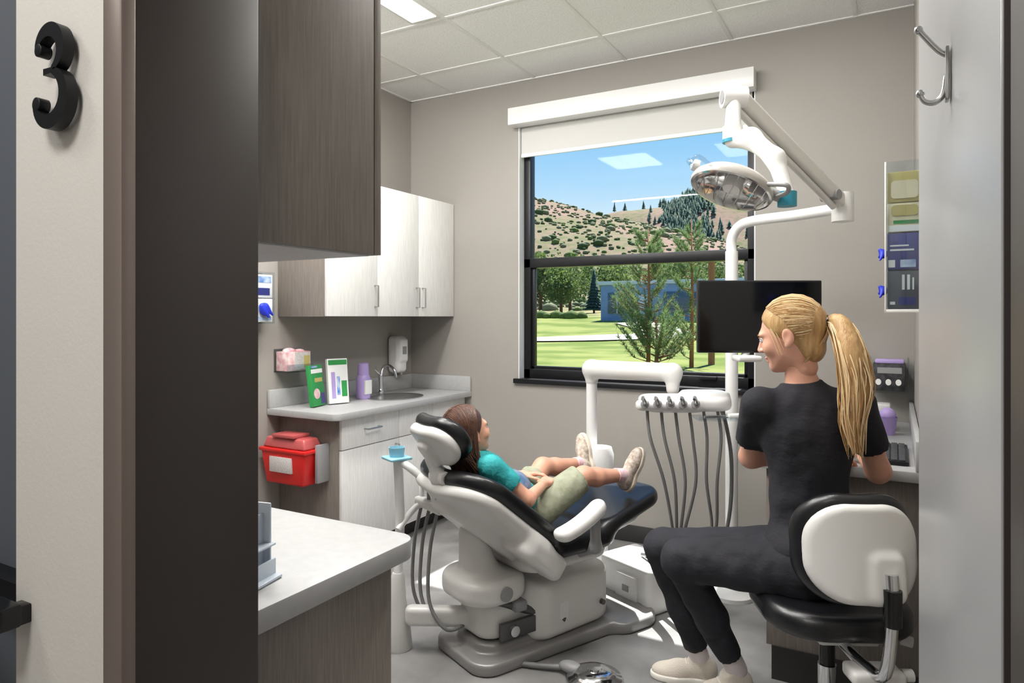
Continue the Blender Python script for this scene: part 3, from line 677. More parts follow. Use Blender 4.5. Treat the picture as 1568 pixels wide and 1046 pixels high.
# ------------------------------------------------------------ people helpers
def head_prims(child=False):
    p=[ell((0,-.015,.028),(.074,.094,.086),k=.0),ell((0,.03,-.03),(.057,.060,.083),k=.03),
       cone((0,.03,-.06),(0,.056,-.090),.043,.025,k=.025),ell((0,.073,-.097),(.017,.012,.014),k=.015),
       ell((0,.080,.016),(.046,.012,.011),k=.02),
       cone((0,.086,.006),(0,.103,-.030),.0065,.0095,k=.012),ell((.010,.096,-.034),(.007,.009,.006),k=.006),ell((-.010,.096,-.034),(.007,.009,.006),k=.006),
       ell((.036,.066,-.03),(.02,.02,.022),k=.02),ell((-.036,.066,-.03),(.02,.02,.022),k=.02),
       ell((.03,.1,.0),(.015,.016,.011),k=.012,op='s'),ell((-.03,.1,.0),(.015,.016,.011),k=.012,op='s'),
       ell((0,.086,-.061),(.021,.0085,.005),k=.006),ell((0,.084,-.072),(.018,.0085,.005),k=.006)]
    for s in(1,-1):
        p+=[ell((.077*s,-.008,-.008),(.0075,.018,.028),k=.008),ell((.086*s,-.003,-.006),(.006,.010,.016),k=.004,op='s'),ell((.077*s,.0,-.034),(.006,.009,.01),k=.006)]
    p+=[cone((0,-.015,-.05),(0,-.022,-.115),.045,.038,k=.03)]
    return p
def face_bits(M,parent,brow):
    b=MB(M)
    for s in(1,-1):
        b.sdf([ell((.03*s,.0795,.0),(.012,.012,.011))],.003,EYEW); b.sdf([ell((.031*s,.0885,.0),(.0055,.004,.0055))],.0015,IRIS)
        b.tube([(.015*s,.0925,.014),(.03*s,.0915,.018),(.046*s,.081,.014)],[.0022,.0028,.0015],brow,6,smooth=3)
        b.tube([(.018*s,.0885,.004),(.03*s,.0920,.0095),(.043*s,.083,.003)],.0012,brow,6,smooth=3)
    b.done('eyes',parent,ang=60)
    b=MB(M); b.sdf([ell((0,.0875,-.0615),(.018,.0072,.0035),k=.0),ell((0,.0862,-.0700),(.015,.0072,.004),k=.002)],.002,LIPS); b.done('lips',parent,ang=60)
def strands(b,M,target,mats_,n,rad,hair_r=(.083,.103,.094),c0=(0,-.018,.034),front=.35,low=-.5,rr=.0022):
    hr=A(hair_r);c=A(c0);t=(A(target)-c)/hr; t=t/np.linalg.norm(t)
    for i in range(n):
        az=random.uniform(-math.pi,math.pi)
        s=A((math.sin(az)*.98, .55*math.cos(az)*(1 if math.cos(az)>0 else .5)+.18, .55*math.cos(az)+.28)); s=s/np.linalg.norm(s)
        om=math.acos(max(-.999,min(.999,float(s@t))))
        pts=[]
        w=random.uniform(-.05,.05)
        for j in range(9):
            u=j/8; q=(math.sin((1-u)*om)*s+math.sin(u*om)*t)/math.sin(om)
            q=q+A((w,0,w))*math.sin(math.pi*u); q/=np.linalg.norm(q)
            pts.append(tuple(c+q*hr*(1+random.uniform(-.004,.004)+.012)))
        b.tube(pts,[rr*.5]+[rr]*7+[rr*.7],random.choice(mats_),5,smooth=0)
def hand(M,parent,skin,curl=.5,mirror=1,name='hand',spread=.0):
    p=[pad((0,-.0,0),(.037,.045,.0125),.025,.011,None,k=0),cone((0,-.04,0),(0,-.085,.002),.023,.026,k=.02)]
    V0=[(-.029,.062,.0072),(-.010,.078,.008),(.010,.083,.0082),(.029,.074,.008)]
    for x,Lf,r in V0:
        pos=A((x,.038,.0)); ang=-curl*.5; segs=[Lf*.46,Lf*.30,Lf*.24]
        for i,s in enumerate(segs):
            dr=A((x*spread*4,math.cos(ang),math.sin(ang))); q=pos+dr*s
            p.append(cone(pos,q,r-.0004*i,r-.0004*(i+1)-.0003,k=.003)); pos=q; ang-=curl*(.7 if i==0 else .5)
    p+=[cone((.022,-.025,-.004),(.047,.005,-.014),.014,.0105,k=.008),cone((.047,.005,-.014),(.055,.032,-.022),.0105,.0088,k=.002),cone((.055,.032,-.022),(.052,.052,-.03),.0088,.0072,k=.002)]
    X=M@Matrix.Diagonal((mirror,1,1,1))
    V,F=surf(p,.0032)
    if mirror<0: F=F[:,::-1]
    b=MB(); b.add(V.tolist(),F.tolist(),skin,X)
    b.done(name,parent,ang=60)
def shoe(M,parent,up,sole,s=1.0,name='shoe',laces=True):
    P=[ell((0,-.08,.045),(.033,.043,.05),k=0),cone((0,-.06,.05),(0,.02,.04),.034,.035,k=.03),ell((0,.055,.028),(.042,.072,.034),k=.03),cone((0,-.055,.07),(0,-.05,.095),.034,.036,k=.02,flat=1),plane((0,0,-1),(0,0,.006),k=.0)]
    b=MB(M); b.sdf(P,.005,up)
    S=[ell((0,-.08,.012),(.038,.047,.06),k=0),cone((0,-.06,.012),(0,.03,.012),.036,.038,k=.03),ell((0,.055,.012),(.047,.078,.05),k=.03),plane((0,0,-1),(0,0,0),k=0),plane((0,0,1),(0,0,.024),k=0)]
    b.sdf(S,.005,sole)
    if laces:
        for i in range(5):
            y=.03-.018*i; z=.066+.0055*i
            b.tube([(-.022,y,z-.006),(0,y+.004,z+.004),(.022,y,z-.006)],.0025,SOLE,6,smooth=3)
    b.done(name,parent,ang=50)
# ------------------------------------------------------------ hygienist
nu=empty('dental_hygienist',(-.25,2.43,0))
lat=A((.906,.42,0)); fw=A((-.42,.906,0)); RT=np.stack([lat,fw,A((0,0,1))],1)
plat=A((.45,.89,0)); plat/=np.linalg.norm(plat); pf=A((-.89,.45,0)); pf/=np.linalg.norm(pf); RP=np.stack([plat,pf,A((0,0,1))],1)
shR=A((-.105,2.505,1.125)); shL=A((-.395,2.37,1.120)); elR=A((-.050,2.585,.895)); elL=A((-.445,2.52,.915)); wrR=A((-.10,2.80,.905)); wrL=A((-.27,2.70,.90))
hipR=A((-.27,2.50,.60)); hipL=A((-.255,2.36,.60)); knR=A((-.755,2.50,.55)); knL=A((-.64,2.335,.575)); anR=A((-.665,2.655,.11)); anL=A((-.51,2.555,.15))
tc=A((-.252,2.435,1.02))
neck=A((-.268,2.43,1.20)); HD=A((-.304,2.416,1.352))
body=[ell((-.25,2.43,.61),(.155,.115,.11),R=RP,k=0),ell((-.248,2.44,.80),(.115,.085,.15),R=RT,k=.06),ell((-.25,2.44,1.02),(.140,.092,.14),R=RT,k=.06),
   cone(shL,shR,.045,.045,k=.05),cone(tc+A((0,0,.08)),neck,.06,.043,k=.05),cone(neck,HD+A((.012,0,-.06)),.041,.042,k=.03)]
body+=limb([shR,elR,wrR],[.044,.037,.026],.025)+limb([shL,elL,wrL],[.044,.037,.026],.025)
body+=limb([hipR,knR,anR],[.08,.055,.036],.03)+limb([hipL,knL,anL],[.08,.055,.036],.03)
b=MB(); b.sdf(body,.009,SKIN); b.done('body',nu,ang=70)
def wr(V,amp=.004,s=14):
    out=V.copy()
    for i,p in enumerate(V):
        n1=mnoise.noise(Vector((p[0]*s,p[1]*s,p[2]*s*.6))); n2=mnoise.noise(Vector((p[0]*s*2.3+5,p[1]*s*2.3,p[2]*s*1.6)))
        v=mnoise.noise_vector(Vector((p[0]*s*.8,p[1]*s*.8,p[2]*s*.5)))
        out[i]=p+A(v)*amp*.6+A((n1,n2,n1*.5))*amp
    return out
def to(a,b_,t): return a+(b_-a)*t
top=[ell((-.25,2.43,.66),(.163,.125,.09),R=RP,k=0),ell((-.248,2.437,.82),(.124,.098,.17),R=RT,k=.07),ell((-.25,2.435,1.02),(.152,.108,.15),R=RT,k=.07),
   cone(shL+A((.02,.0,-.005)),shR-A((.02,0,.005)),.054,.054,k=.05),cone(tc+A((0,0,.06)),neck-A((0,0,.012)),.072,.054,k=.055,flat=1),
   cone(shR,to(shR,elR,.66),.056,.056,k=.03,flat=1),cone(shL,to(shL,elL,.66),.056,.056,k=.03,flat=1)]
b=MB(); b.sdf(top,.008,SCRUB,disp=lambda V:wr(V,.005,11)); b.done('scrubs_top',nu,ang=70)
pants=[ell((-.25,2.43,.605),(.168,.13,.115),R=RP,k=0),
  cone(hipR,knR,.10,.068,k=.04),cone(knR,to(knR,anR,.55),.068,.056,k=.02),cone(to(knR,anR,.55),to(knR,anR,.93),.056,.045,k=.02,flat=1),
  cone(hipL,knL,.10,.068,k=.04),cone(knL,to(knL,anL,.55),.068,.056,k=.02),cone(to(knL,anL,.55),to(knL,anL,.90),.056,.045,k=.02,flat=1)]
b=MB(); b.sdf(pants,.008,SCRUB,disp=lambda V:wr(V,.008,11)); b.done('scrubs_pants',nu,ang=70)
b=MB()
for kn,an in((knR,anR),(knL,anL)): b.sdf([cone(to(kn,an,.84),to(kn,an,1.05),.039,.038)],.006,SOCK)
b.done('socks',nu,ang=70)
MSR=frame((-.665,2.66,.0),(-.93,-.28,0),(0,0,1),1.0); MSR=MSR@Matrix.Translation((0,.05,0))
shoe(MSR,nu,SHOEW,SOLE)
MSL=frame((-.51,2.56,.055),(-.80,-.40,-.25),(-.2,-.1,.97),1.0)@Matrix.Translation((0,.05,-.025))
shoe(MSL,nu,SHOEW,SOLE)
MHn=frame(HD,(-.97,.06,-.24),(-.20,0,1),1.0)
b=MB(MHn); b.sdf(head_prims(),.0035,SKIN); b.done('head',nu,ang=70)
face_bits(MHn,nu,BLOND3)
hp=[ell((0,-.018,.033),(.081,.1,.093),k=0),ell((0,-.075,.02),(.05,.045,.05),k=.03),ell((0,-.055,-.05),(.058,.045,.058),k=.03),plane((0,.84,-.54),(0,.024,-.012),k=.01),plane((0,1,-.15),(0,.080,.05),k=.01)]
b=MB(MHn); b.sdf(hp,.0045,BLOND); strands(b,MHn,(0,-.125,.015),[BLOND,BLOND2,BLOND3,BLOND2],260,0,hair_r=(.082,.101,.094),c0=(0,-.018,.033),rr=.0018)
for i in range(40):
    x=random.uniform(-.055,.055)
    b.tube([(x,-.055+abs(x)*.6,-.10),(x*.9,-.095+abs(x)*.3,-.06),(x*.5,-.115,-.02),(x*.2,-.122,.01)],[.001,.0022,.0022,.0018],random.choice([BLOND,BLOND2,BLOND3]),5,smooth=3)
for i in range(10):
    s=random.choice((1,-1)); y=random.uniform(.03,.06)
    b.tube([(.066*s,y,.03),(.073*s,y-.01,-.01),(.072*s,y-.015,-.04-random.random()*.03)],[.0012,.001,.0004],BLOND2,5,smooth=4)
b.done('hair',nu,ang=70)
b=MB(MHn)
tie=Vector((0,-.122,.012))
b.tube([tie+Vector((0,.006,.0)),tie+Vector((0,-.006,0))],.022,BLACK,18); b.done('hair_tie',nu)
Tw=MHn@tie
tail=[Tw,Tw+Vector((.035,-.008,-.005)),Vector((-.120,2.365,1.30)),Vector((-.108,2.358,1.18)),Vector((-.114,2.350,1.08)),Vector((-.104,2.348,.99))]
b=MB(); b.tube(tail,[.016,.030,.040,.040,.028,.006],BLOND,14,smooth=5)
for i in range(200):
    a=random.uniform(0,6.28); rr=random.uniform(.75,1.18); ln=random.uniform(.72,1.06)
    pts=[]
    rads=[.015,.030,.041,.043,.034,.020]; wv_=random.uniform(-.008,.008)
    for j,(p,r_) in enumerate(zip(tail,rads)):
        aa=a+j*.12
        q=p+Vector((math.cos(aa),math.sin(aa)*.8,0.15*math.sin(aa)))*r_*rr+Vector((wv_*math.sin(j*1.8+a),0,0))
        if j>2: q.z=Tw.z+(q.z-Tw.z)*ln
        pts.append(q)
    b.tube(pts,[.0015,.0022,.0024,.0022,.0016,.0005],random.choice([BLOND,BLOND2,BLOND3,BLOND2]),5,smooth=3)
b.done('ponytail',nu,ang=70)
b=MB(MHn)
for s in(1,-1): b.sdf([ell((.079*s,.001,-.04),(.003,.003,.003))],.001,CHROME)
b.done('earrings',nu,ang=70)
fr=A(wrR-elR); hand(frame(tuple(wrR+fr/np.linalg.norm(fr)*.08),tuple(fr),(0.1,0,1)),nu,SKIN,.45,-1)
fl=A(wrL-elL); hand(frame(tuple(wrL+fl/np.linalg.norm(fl)*.08),tuple(fl),(0,.3,1)),nu,SKIN,.6,1)
# ------------------------------------------------------------ child patient
ch=empty('child_patient',(-1.37,2.74,.6))
M_=MC
shr=A((.13,-.375,.805)); shl=A((-.13,-.375,.805)); er=A((.205,-.25,.675)); el_=A((-.20,-.24,.68)); wrr=A((.11,-.10,.69)); wrl=A((-.07,-.10,.70))
hr_=A((.075,-.10,.575)); hl_=A((-.075,-.10,.575)); kr=A((.115,.13,.70)); kl=A((-.14,.10,.70)); ar=A((.10,.40,.665)); al=A((-.16,.36,.68))
RTc=Rinc((0,.63,.777),(0,-.777,.63))
HC=A((0,-.405,.935))
cb=[ell((0,-.10,.575),(.115,.095,.085),R=RTc,k=0),ell((0,-.23,.675),(.10,.15,.075),R=RTc,k=.05),ell((0,-.33,.76),(.115,.10,.075),R=RTc,k=.05),cone(shl,shr,.038,.038,k=.04),cone((0,-.375,.81),HC+A((0,.0,-.06)),.04,.036,k=.03)]
cb+=limb([shr,er,wrr],[.036,.029,.02],.02)+limb([shl,el_,wrl],[.036,.029,.02],.02)
def leg(h,k,a): 
    mid=to(k,a,.3)+A((0,0,-.006)); return [cone(h,k,.062,.042,.03),cone(k,mid,.042,.041,.02),cone(mid,a,.041,.026,.02)]
cb+=leg(hr_,kr,ar)+leg(hl_,kl,al)
b=MB(M_); b.sdf(cb,.007,SKINC); b.done('body',ch,ang=70)
ct=[ell((0,-.14,.605),(.125,.10,.085),R=RTc,k=0),ell((0,-.23,.675),(.118,.15,.088),R=RTc,k=.05),ell((0,-.33,.76),(.13,.10,.086),R=RTc,k=.05),cone(shl,shr,.047,.047,k=.03),
   cone(shr,to(shr,er,.6),.047,.045,k=.02,flat=1),cone(shl,to(shl,el_,.6),.047,.045,k=.02,flat=1)]
b=MB(M_); b.sdf(ct,.006,TSHIRT,disp=lambda V:wr(V,.003,22))
b.sdf([ell((.0,-.20,.665),(.1225,.085,.0915),R=RTc)],.006,TPRINT,disp=lambda V:wr(V,.003,22)); b.done('tshirt',ch,ang=70)
cs=[ell((0,-.09,.575),(.128,.10,.092),R=RTc,k=0),cone(hr_,to(hr_,kr,.92),.078,.066,k=.03,flat=1),cone(hl_,to(hl_,kl,.70),.078,.068,k=.03,flat=1)]
b=MB(M_); b.sdf(cs,.006,SHORTS,disp=lambda V:wr(V,.004,20)); b.done('shorts',ch,ang=70)
b=MB(M_); b.sdf([cone(to(kr,ar,.76),ar,.033,.031,flat=2)],.005,SOCKP); b.sdf([cone(to(kl,al,.82),al,.032,.031,flat=2)],.005,SOCKP); b.done('socks',ch,ang=70)
shoe(M_@frame(tuple(ar),(.05,.42,.90),(0,-.92,.42),.86)@Matrix.Translation((0,.045,-.065)),ch,SHOEC,SOLEC,laces=False)
shoe(M_@frame(tuple(al),(-.40,.05,.90),(-.1,-.95,.1),.86)@Matrix.Translation((0,.045,-.065)),ch,SHOEC,SOLEC,laces=False)
MHc=M_@frame(tuple(HC),(0,.965,.26),(0,-.26,.965),.90)
b=MB(MHc); b.sdf(head_prims(),.0038,SKINC); b.done('head',ch,ang=70)
face_bits(MHc,ch,BROWN)
hp=[ell((0,-.02,.033),(.083,.103,.095),k=0),ell((0,-.06,-.05),(.075,.05,.07),k=.03),cone((0,-.075,-.07),(0,-.07,-.17),.06,.045,k=.03),cone((.045,-.05,-.07),(.085,-.02,-.22),.038,.015,k=.03),cone((-.045,-.05,-.07),(-.085,-.02,-.22),.038,.015,k=.03),plane((0,.84,-.54),(0,.026,-.005),k=.01),plane((0,1,-.15),(0,.084,.05),k=.01)]
b=MB(MHc); b.sdf(hp,.0045,BROWN)
# long hair parted in the middle, falling over the ears to the shoulders
hr3=A((.087,.107,.099)); c3=A((0,-.02,.033))
for i in range(420):
    sg=random.choice((1,-1)); yy=random.uniform(-.95,.72); pts=[]
    for j in range(6):
        el3=math.radians(88-j*19); q=A((sg*math.cos(el3),0,math.sin(el3)))
        yv=yy*(1-.10*j)-.03*j
        q=q*math.sqrt(max(.04,1-min(.93,yv*yv))); q[1]=yv
        pts.append(c3+q*hr3*(1+random.uniform(-.006,.012)))
    e3=pts[-1]; ln=random.uniform(.10,.19); tx=sg*random.uniform(.045,.105)
    pts.append(A((tx*.95,min(e3[1],.0)-.02,-.07))); pts.append(A((tx*1.1,-.045+random.uniform(-.03,.02),-.07-ln*.6))); pts.append(A((tx*1.15,-.03+random.uniform(-.03,.02),-.07-ln)))
    b.tube([tuple(p) for p in pts],[.0015]+[.0023]*6+[.002,.0007],random.choice([BROWN,BROWN2,BROWN,BROWN]),5)
b.done('hair',ch,ang=70)
d1=wrr-er; hand(M_@frame(tuple(wrr+d1/np.linalg.norm(d1)*.06),tuple(d1),(0,.2,1),.8),ch,SKINC,.6,-1)
d2=wrl-el_; hand(M_@frame(tuple(wrl+d2/np.linalg.norm(d2)*.06),tuple(d2),(0,.2,1),.8),ch,SKINC,.6,1)
# ------------------------------------------------------------ light fixtures, seen and added
LENS=mat('led_lens',(255,255,255),0.5,emis=((255,250,242),4.0))
def lamp(e,loc,sx,sy,W,rot=(0,0,0)):
    l=bpy.data.lights.new('lamp','AREA'); l.shape='RECTANGLE'; l.size=sx; l.size_y=sy; l.energy=W; l.color=(1,.98,.95)
    o=bpy.data.objects.new('lamp',l); o.location=loc; o.rotation_euler=rot; sc.collection.objects.link(o); o.parent=e; o.matrix_parent_inverse=e.matrix_world.inverted()
def troffer(x0,y0,x1,y1,W,name='ceiling_light'):
    e=empty(name,((x0+x1)/2,(y0+y1)/2,ZC))
    b=MB(); b.box((x0-.02,y0-.02,ZC-.012),(x1+.02,y1+.02,ZC+.002),CG,.003); b.box((x0,y0,ZC-.015),(x1,y1,ZC-.0115),LENS,.001); b.done('panel',e)
    lamp(e,((x0+x1)/2,(y0+y1)/2,ZC-.03),x1-x0,y1-y0,W)
troffer(-2.29,2.38,-2.13,2.97,32)
troffer(-1.45,1.45,-.86,2.05,26)  # unseen ceiling panel, added to brighten the operatory
troffer(-2.6,1.45,-2.1,2.05,36)  # another added panel out of view, brightens the cabinet side
troffer(-.72,2.35,-.56,2.94,24)  # unseen panel added to spread the light over the stool side
troffer(-.9,-.9,-.3,-.3,34)  # corridor panel out of view, added to light the doorway side
troffer(-2.4,-.6,-1.8,0,12)  # second unseen corridor panel, added as weaker fill
e=empty('added_uplight',(-2.0,.93,2.72)); b=MB(); b.box((-2.9,.86,2.701),(-1.0,1.0,2.725),CG,.004); b.box((-2.88,.88,2.724),(-1.02,.98,2.728),LENS,0); b.done('housing',e)  # unseen uplight added on the cabinet top to brighten the ceiling
lamp(e,(-1.95,.93,2.735),1.84,.10,120,(math.pi-.55,0,0))
s=bpy.data.lights.new('sun','SUN'); s.energy=14.0; s.angle=.01; s.color=(1,.98,.94)
so=bpy.data.objects.new('sun',s); so.rotation_euler=Vector((.01,.44,.90)).to_track_quat('Z','Y').to_euler(); so.location=(0,30,40); sc.collection.objects.link(so)
# ------------------------------------------------------------ world
w=bpy.data.worlds.new('sky'); sc.world=w; w.use_nodes=True; nt=w.node_tree; nt.nodes.clear()
tc_=nt.nodes.new('ShaderNodeTexCoord'); sx_=nt.nodes.new('ShaderNodeSeparateXYZ'); rp=nt.nodes.new('ShaderNodeValToRGB'); bg=nt.nodes.new('ShaderNodeBackground'); oo=nt.nodes.new('ShaderNodeOutputWorld')
nt.links.new(tc_.outputs['Generated'],sx_.inputs[0]); nt.links.new(sx_.outputs[2],rp.inputs[0])
cr=rp.color_ramp; cr.elements[0].position=0.0; cr.elements[0].color=lin((226,240,250)); cr.elements[1].position=1; cr.elements[1].color=lin((80,140,225))
for p,c in((.13,(214,236,250)),(.19,(174,218,249)),(.28,(126,194,245)),(.45,(95,165,235))):
    q=cr.elements.new(p); q.color=lin(c)
nz=nt.nodes.new('ShaderNodeTexNoise'); nz.inputs['Scale'].default_value=3; nz.inputs['Detail'].default_value=6
mp=nt.nodes.new('ShaderNodeMapping'); mp.inputs['Scale'].default_value=(1,1,5); nt.links.new(tc_.outputs['Generated'],mp.inputs[0]); nt.links.new(mp.outputs[0],nz.inputs['Vector'])
r2=nt.nodes.new('ShaderNodeValToRGB'); r2.color_ramp.elements[0].position=.66; r2.color_ramp.elements[1].position=1.0; nt.links.new(nz.outputs[0],r2.inputs[0])
mx=nt.nodes.new('ShaderNodeMixRGB'); mx.inputs[2].default_value=(.85,.92,1,1); nt.links.new(r2.outputs[0],mx.inputs[0]); nt.links.new(rp.outputs[0],mx.inputs[1])
nt.links.new(mx.outputs[0],bg.inputs[0]); bg.inputs[1].default_value=1.08; nt.links.new(bg.outputs[0],oo.inputs[0])
# ------------------------------------------------------------ exterior
def E(c): return tuple(v*.80 for v in c)
def sst(a,b_,x): t=min(1,max(0,(x-a)/(b_-a))); return t*t*(3-2*t)
AX=[-450,-300,-128,-95,-55,-43,0,200]; AZ=[70,62,46,38,26,22,20,20]
BX=[-450,-215,-180,-151,-117,-101,-74,-40,200]; BZ=[58,58,60,66,66,74,68,58,50]
def ground(x,y):
    g=2.0*sst(35,75,y)-.06
    a=np.interp(x,AX,AZ)*sst(95,250,y)*(1-.5*sst(250,330,y)); bb=np.interp(x,BX,BZ)*sst(270,420,y)
    h=max(a,bb); n=mnoise.fractal(Vector((x*.012,y*.012,0)),1,2,4)*4*sst(100,200,y)
    return g+h+n
TER=bpy.data.materials.new('terrain'); TER.use_nodes=True; nt=TER.node_tree; bs=nt.nodes['Principled BSDF']; bs.inputs['Roughness'].default_value=.95; bs.inputs['Specular IOR Level'].default_value=.1
g=nt.nodes.new('ShaderNodeNewGeometry'); sp=nt.nodes.new('ShaderNodeSeparateXYZ'); nt.links.new(g.outputs['Position'],sp.inputs[0])
def nramp(scale,c1,c2,p1=.42,p2=.58):
    n=nt.nodes.new('ShaderNodeTexNoise'); n.inputs['Scale'].default_value=scale; n.inputs['Detail'].default_value=6; nt.links.new(g.outputs['Position'],n.inputs['Vector'])
    r=nt.nodes.new('ShaderNodeValToRGB'); r.color_ramp.elements[0].position=p1; r.color_ramp.elements[1].position=p2; r.color_ramp.elements[0].color=lin(E(c1)); r.color_ramp.elements[1].color=lin(E(c2)); nt.links.new(n.outputs[0],r.inputs[0]); return r
lawn=nramp(.3,(114,132,64),(150,158,90)); dry=nramp(.4,(186,166,128),(120,134,78)); hill=nramp(.35,(160,132,118),(114,120,82),.46,.60); hill2=nramp(.02,(168,136,122),(126,130,88))
def mixf(a,b_,f):
    m=nt.nodes.new('ShaderNodeMixRGB'); nt.links.new(a,m.inputs[1]); nt.links.new(b_,m.inputs[2])
    if isinstance(f,float): m.inputs[0].default_value=f
    else: nt.links.new(f,m.inputs[0])
    return m.outputs[0]
def mr(a,b_):
    m=nt.nodes.new('ShaderNodeMapRange'); m.inputs[1].default_value=a; m.inputs[2].default_value=b_; nt.links.new(sp.outputs[1],m.inputs[0]); return m.outputs[0]
hc=mixf(hill.outputs[0],hill2.outputs[0],.5); c1=mixf(lawn.outputs[0],dry.outputs[0],mr(60,63)); c2=mixf(c1,hc,mr(95,130)); nt.links.new(c2,bs.inputs['Base Color'])
xs=np.arange(-450,201,5.0); ys=np.concatenate([np.arange(4.32,40,3),np.arange(40,130,4),np.arange(130,560,6)])
vs=[(float(x),float(y),float(ground(x,y))) for y in ys for x in xs]; nx=len(xs)
fs=[(j*nx+i,j*nx+i+1,(j+1)*nx+i+1,(j+1)*nx+i) for j in range(len(ys)-1) for i in range(nx-1)]
b=MB(); b.add(vs,fs,TER); b.done('hillside_terrain',ang=180)
PATH=mat('path_concrete',E((214,206,192)),.9); b=MB(); pl=[(-40,29),(-26,33.5),(-19,37),(-14,42),(-13.5,46),(-16,50),(-19.5,55)]
vs=[];P=[]
for i in range(len(pl)-1):
    for j in range(6): P.append(Vector(pl[i]).lerp(Vector(pl[i+1]),j/6))
for i,p in enumerate(P):
    d_=(P[min(i+1,len(P)-1)]-P[max(i-1,0)]).normalized(); n=Vector((-d_.y,d_.x))*(2.6 if i<20 else 1.5)
    for q in(p+n,p-n): vs.append((q.x,q.y,ground(q.x,q.y)+.08))
fs=[(2*i,2*i+1,2*i+3,2*i+2) for i in range(len(P)-1)]; b.add(vs,fs,PATH); b.done('garden_path',ang=180)
# building
BLD=mat('building_bluegrey',(104,130,168),.8,vary=((112,138,176),3)); BWIN=mat('building_window',(60,78,98),.1); BTR=mat('building_trim',(176,188,200),.7)
z=float(ground(-18,57)); b=MB(); b.box((-22.7,56.5,z-.5),(-10,64,z+3.2),BLD,.02); b.box((-22.9,56.3,z+3.1),(-9.8,64.2,z+3.4),BTR,.02)
b.box((-22.0,56.4,z+.6),(-20.3,56.52,z+2.4),BWIN,.01); b.box((-21.2,56.38,z+.6),(-21.1,56.5,z+2.4),BTR,.0); b.box((-17,56.4,z+.6),(-14,56.52,z+2.4),BWIN,.01); b.box((-19.2,56.4,z),(-18.2,56.52,z+2.2),BTR,.01); b.done('office_building')
# vegetation
def leafmat(name,c1,c2):
    m=mat(name,E(c1),.8,vary=(E(c2),2)); nt=m.node_tree; bs=nt.nodes['Principled BSDF']; out=[n for n in nt.nodes if n.type=='OUTPUT_MATERIAL'][0]
    t=nt.nodes.new('ShaderNodeBsdfTranslucent'); src=bs.inputs['Base Color'].links[0].from_socket; nt.links.new(src,t.inputs[0]); x=nt.nodes.new('ShaderNodeMixShader'); x.inputs[0].default_value=.5
    nt.links.new(bs.outputs[0],x.inputs[1]); nt.links.new(t.outputs[0],x.inputs[2]); nt.links.new(x.outputs[0],out.inputs[0]); return m
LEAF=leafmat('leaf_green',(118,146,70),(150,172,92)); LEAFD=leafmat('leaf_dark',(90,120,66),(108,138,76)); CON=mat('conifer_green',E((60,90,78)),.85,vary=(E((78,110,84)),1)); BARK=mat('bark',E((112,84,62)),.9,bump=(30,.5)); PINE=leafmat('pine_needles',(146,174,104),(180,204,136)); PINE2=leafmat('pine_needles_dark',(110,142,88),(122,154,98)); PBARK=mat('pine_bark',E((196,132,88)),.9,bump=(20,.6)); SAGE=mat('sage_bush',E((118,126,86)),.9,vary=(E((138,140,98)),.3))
def leafy(x,y,H,Wd,name,m1=LEAF,m2=LEAFD,n=2600):
    z0=float(ground(x,y)); b=MB(); b.tube([(x,y,z0-.2),(x,y,z0+H*.35),(x+.1,y,z0+H*.7)],[H*.03,H*.025,.02],BARK,8)
    cl=[(Vector((random.gauss(0,.32)*Wd,random.gauss(0,.32)*Wd,H*random.uniform(.3,.85))),Wd*random.uniform(.28,.45)) for _ in range(14)]
    V={0:[],1:[]}
    for i in range(n):
        c,r=random.choice(cl); d_=Vector((random.gauss(0,1),random.gauss(0,1),random.gauss(0,1))).normalized()*r*random.uniform(.6,1.05)
        p=Vector((x,y,z0))+c+d_; s_=H*.022*random.uniform(.7,1.5)
        a_=Vector((random.gauss(0,1),random.gauss(0,1),random.gauss(0,1))).normalized(); u_=a_.orthogonal().normalized()
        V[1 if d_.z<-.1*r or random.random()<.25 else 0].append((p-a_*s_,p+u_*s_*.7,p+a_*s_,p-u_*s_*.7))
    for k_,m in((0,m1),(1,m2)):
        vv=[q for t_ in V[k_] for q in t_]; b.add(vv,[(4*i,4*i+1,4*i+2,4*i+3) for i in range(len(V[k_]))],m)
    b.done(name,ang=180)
for x,y,H,Wd in((-34.5,68,7.0,3.2),(-31.5,67,6.2,2.8),(-33,84,7.5,4.5),(-26,88,8.0,4.5),(-21,92,7.5,4.5),(-40,88,8,5),(-15,90,7.5,4.5)): leafy(x,y,H,Wd,'deciduous_tree')
def conifer(b,x,y,z0,H,Wd,m,lay=7,seg=9):
    b.tube([(x,y,z0-.3),(x,y,z0+H*.9)],[H*.025,.01],BARK,5)
    for i in range(lay):
        zb=z0+H*(.08+.86*i/lay); zt=min(z0+H,zb+H*1.9/lay); r=Wd*(1-i/lay)*.5+.05*Wd
        vs=[(x,y,zt)]
        for k in range(seg*2):
            a=math.pi*k/seg+i; rr=r*(1.0 if k%2 else .62)*random.uniform(.85,1.15); vs.append((x+rr*math.cos(a),y+rr*math.sin(a),zb-(0.0 if k%2==0 else H*.02)))
        b.add(vs,[(0,1+k,1+(k+1)%(seg*2)) for k in range(seg*2)],m)
b=MB(); x,y=-28.3,68.5; conifer(b,x,y,float(ground(x,y)),5.0,2.2,CON,14,14); b.done('spruce_tree',ang=180)
b=MB()
for i in range(480):
    y=random.uniform(325,420); x=random.gauss(-98,9)-(y-370)*.18
    if random.random()<.07: x=random.uniform(-160,-60)
    conifer(b,x,y,float(ground(x,y)),random.uniform(3.5,7),random.uniform(2.2,3.6),CON,4,4)
b.done('hillside_forest',ang=180)
b=MB(); ico=bmesh.new(); bmesh.ops.create_icosphere(ico,subdivisions=1,radius=1); iv=[v.co.copy() for v in ico.verts]; jf=[[v.index for v in f.verts] for f in ico.faces]; ico.free()
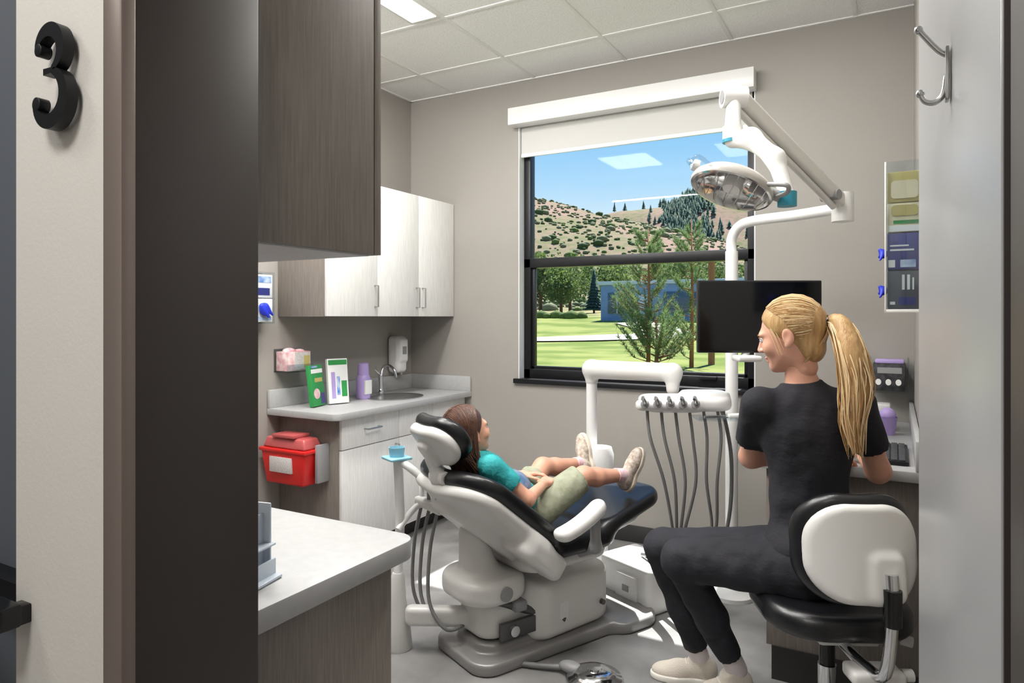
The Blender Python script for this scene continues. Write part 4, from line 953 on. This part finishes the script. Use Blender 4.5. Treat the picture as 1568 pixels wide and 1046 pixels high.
for i in range(1700):
    y=random.uniform(108,262); x=-y*random.uniform(.12,.62); s_=random.uniform(.3,.9)*(1 if random.random()<.93 else 2.0)
    z0=float(ground(x,y)); b.add([(x+v.x*s_*random.uniform(.8,1.3),y+v.y*s_,z0+v.z*s_*.7+s_*.25) for v in iv],jf,random.choice([SAGE,SAGE,SAGE,LEAFD,LEAF]))
b.done('sagebrush',ang=180)
b=MB()
for i in range(9):
    x=-33+i*.9; y=59+random.random(); s_=random.uniform(.5,.8); z0=float(ground(x,y)); b.add([(x+v.x*s_*random.uniform(.8,1.3),y+v.y*s_,z0+v.z*s_*.8+s_*.3) for v in iv],jf,LEAF)
b.done('hedge',ang=180)
def pine(x,y,H,Wd,name,seed,nb=80):
    random.seed(seed); b=MB(); z0=float(ground(x,y)); b.tube([(x,y,z0-.2),(x+.03,y,z0+H*.5),(x,y,z0+H)],[.07,.045,.012],PBARK,8)
    tri={0:[],1:[]}
    for i in range(nb):
        f=random.uniform(.03,1)**.9; hgt=H*f; L=Wd*.5*(1.05-f)**.6*random.uniform(.5,1.15)+.15; a=random.uniform(0,6.28)
        d_=Vector((math.cos(a),math.sin(a),0)); base=Vector((x,y,z0+hgt*.92)); pts=[base,base+d_*L*.5+Vector((0,0,L*.15)),base+d_*L+Vector((0,0,L*.75))]
        b.tube(pts,[.016,.011,.006],PBARK,5)
        for t in range(7):
            u=.45+.55*t/6; p=pts[1].lerp(pts[2],(u-.5)*2) if u>.5 else pts[0].lerp(pts[1],u*2); dd_=(pts[2]-pts[1]).normalized()
            for k in range(16):
                v=(dd_*random.uniform(.3,1.2)+Vector((random.gauss(0,.6),random.gauss(0,.6),random.gauss(0,.6)+.25))).normalized()*random.uniform(.12,.24)
                s_=v.orthogonal().normalized()*.008; tri[0 if random.random()<.7 else 1].append((p-s_,p+s_,p+v))
    for k_,m in((0,PINE),(1,PINE2)):
        b.add([q for t in tri[k_] for q in t],[(3*i,3*i+1,3*i+2) for i in range(len(tri[k_]))],m)
    b.done(name,ang=180)
pine(-6.15,18.9,4.0,2.0,'pine_tree',3,75); pine(-5.15,19.8,4.3,1.5,'pine_tree',5,50); pine(-5.7,18.2,1.5,2.0,'pine_tree',9,45)
b=MB(); b.tube([(-4.9,21.2,-.1),(-4.9,21.2,3.3)],.10,PBARK,10); b.done('wooden_post')
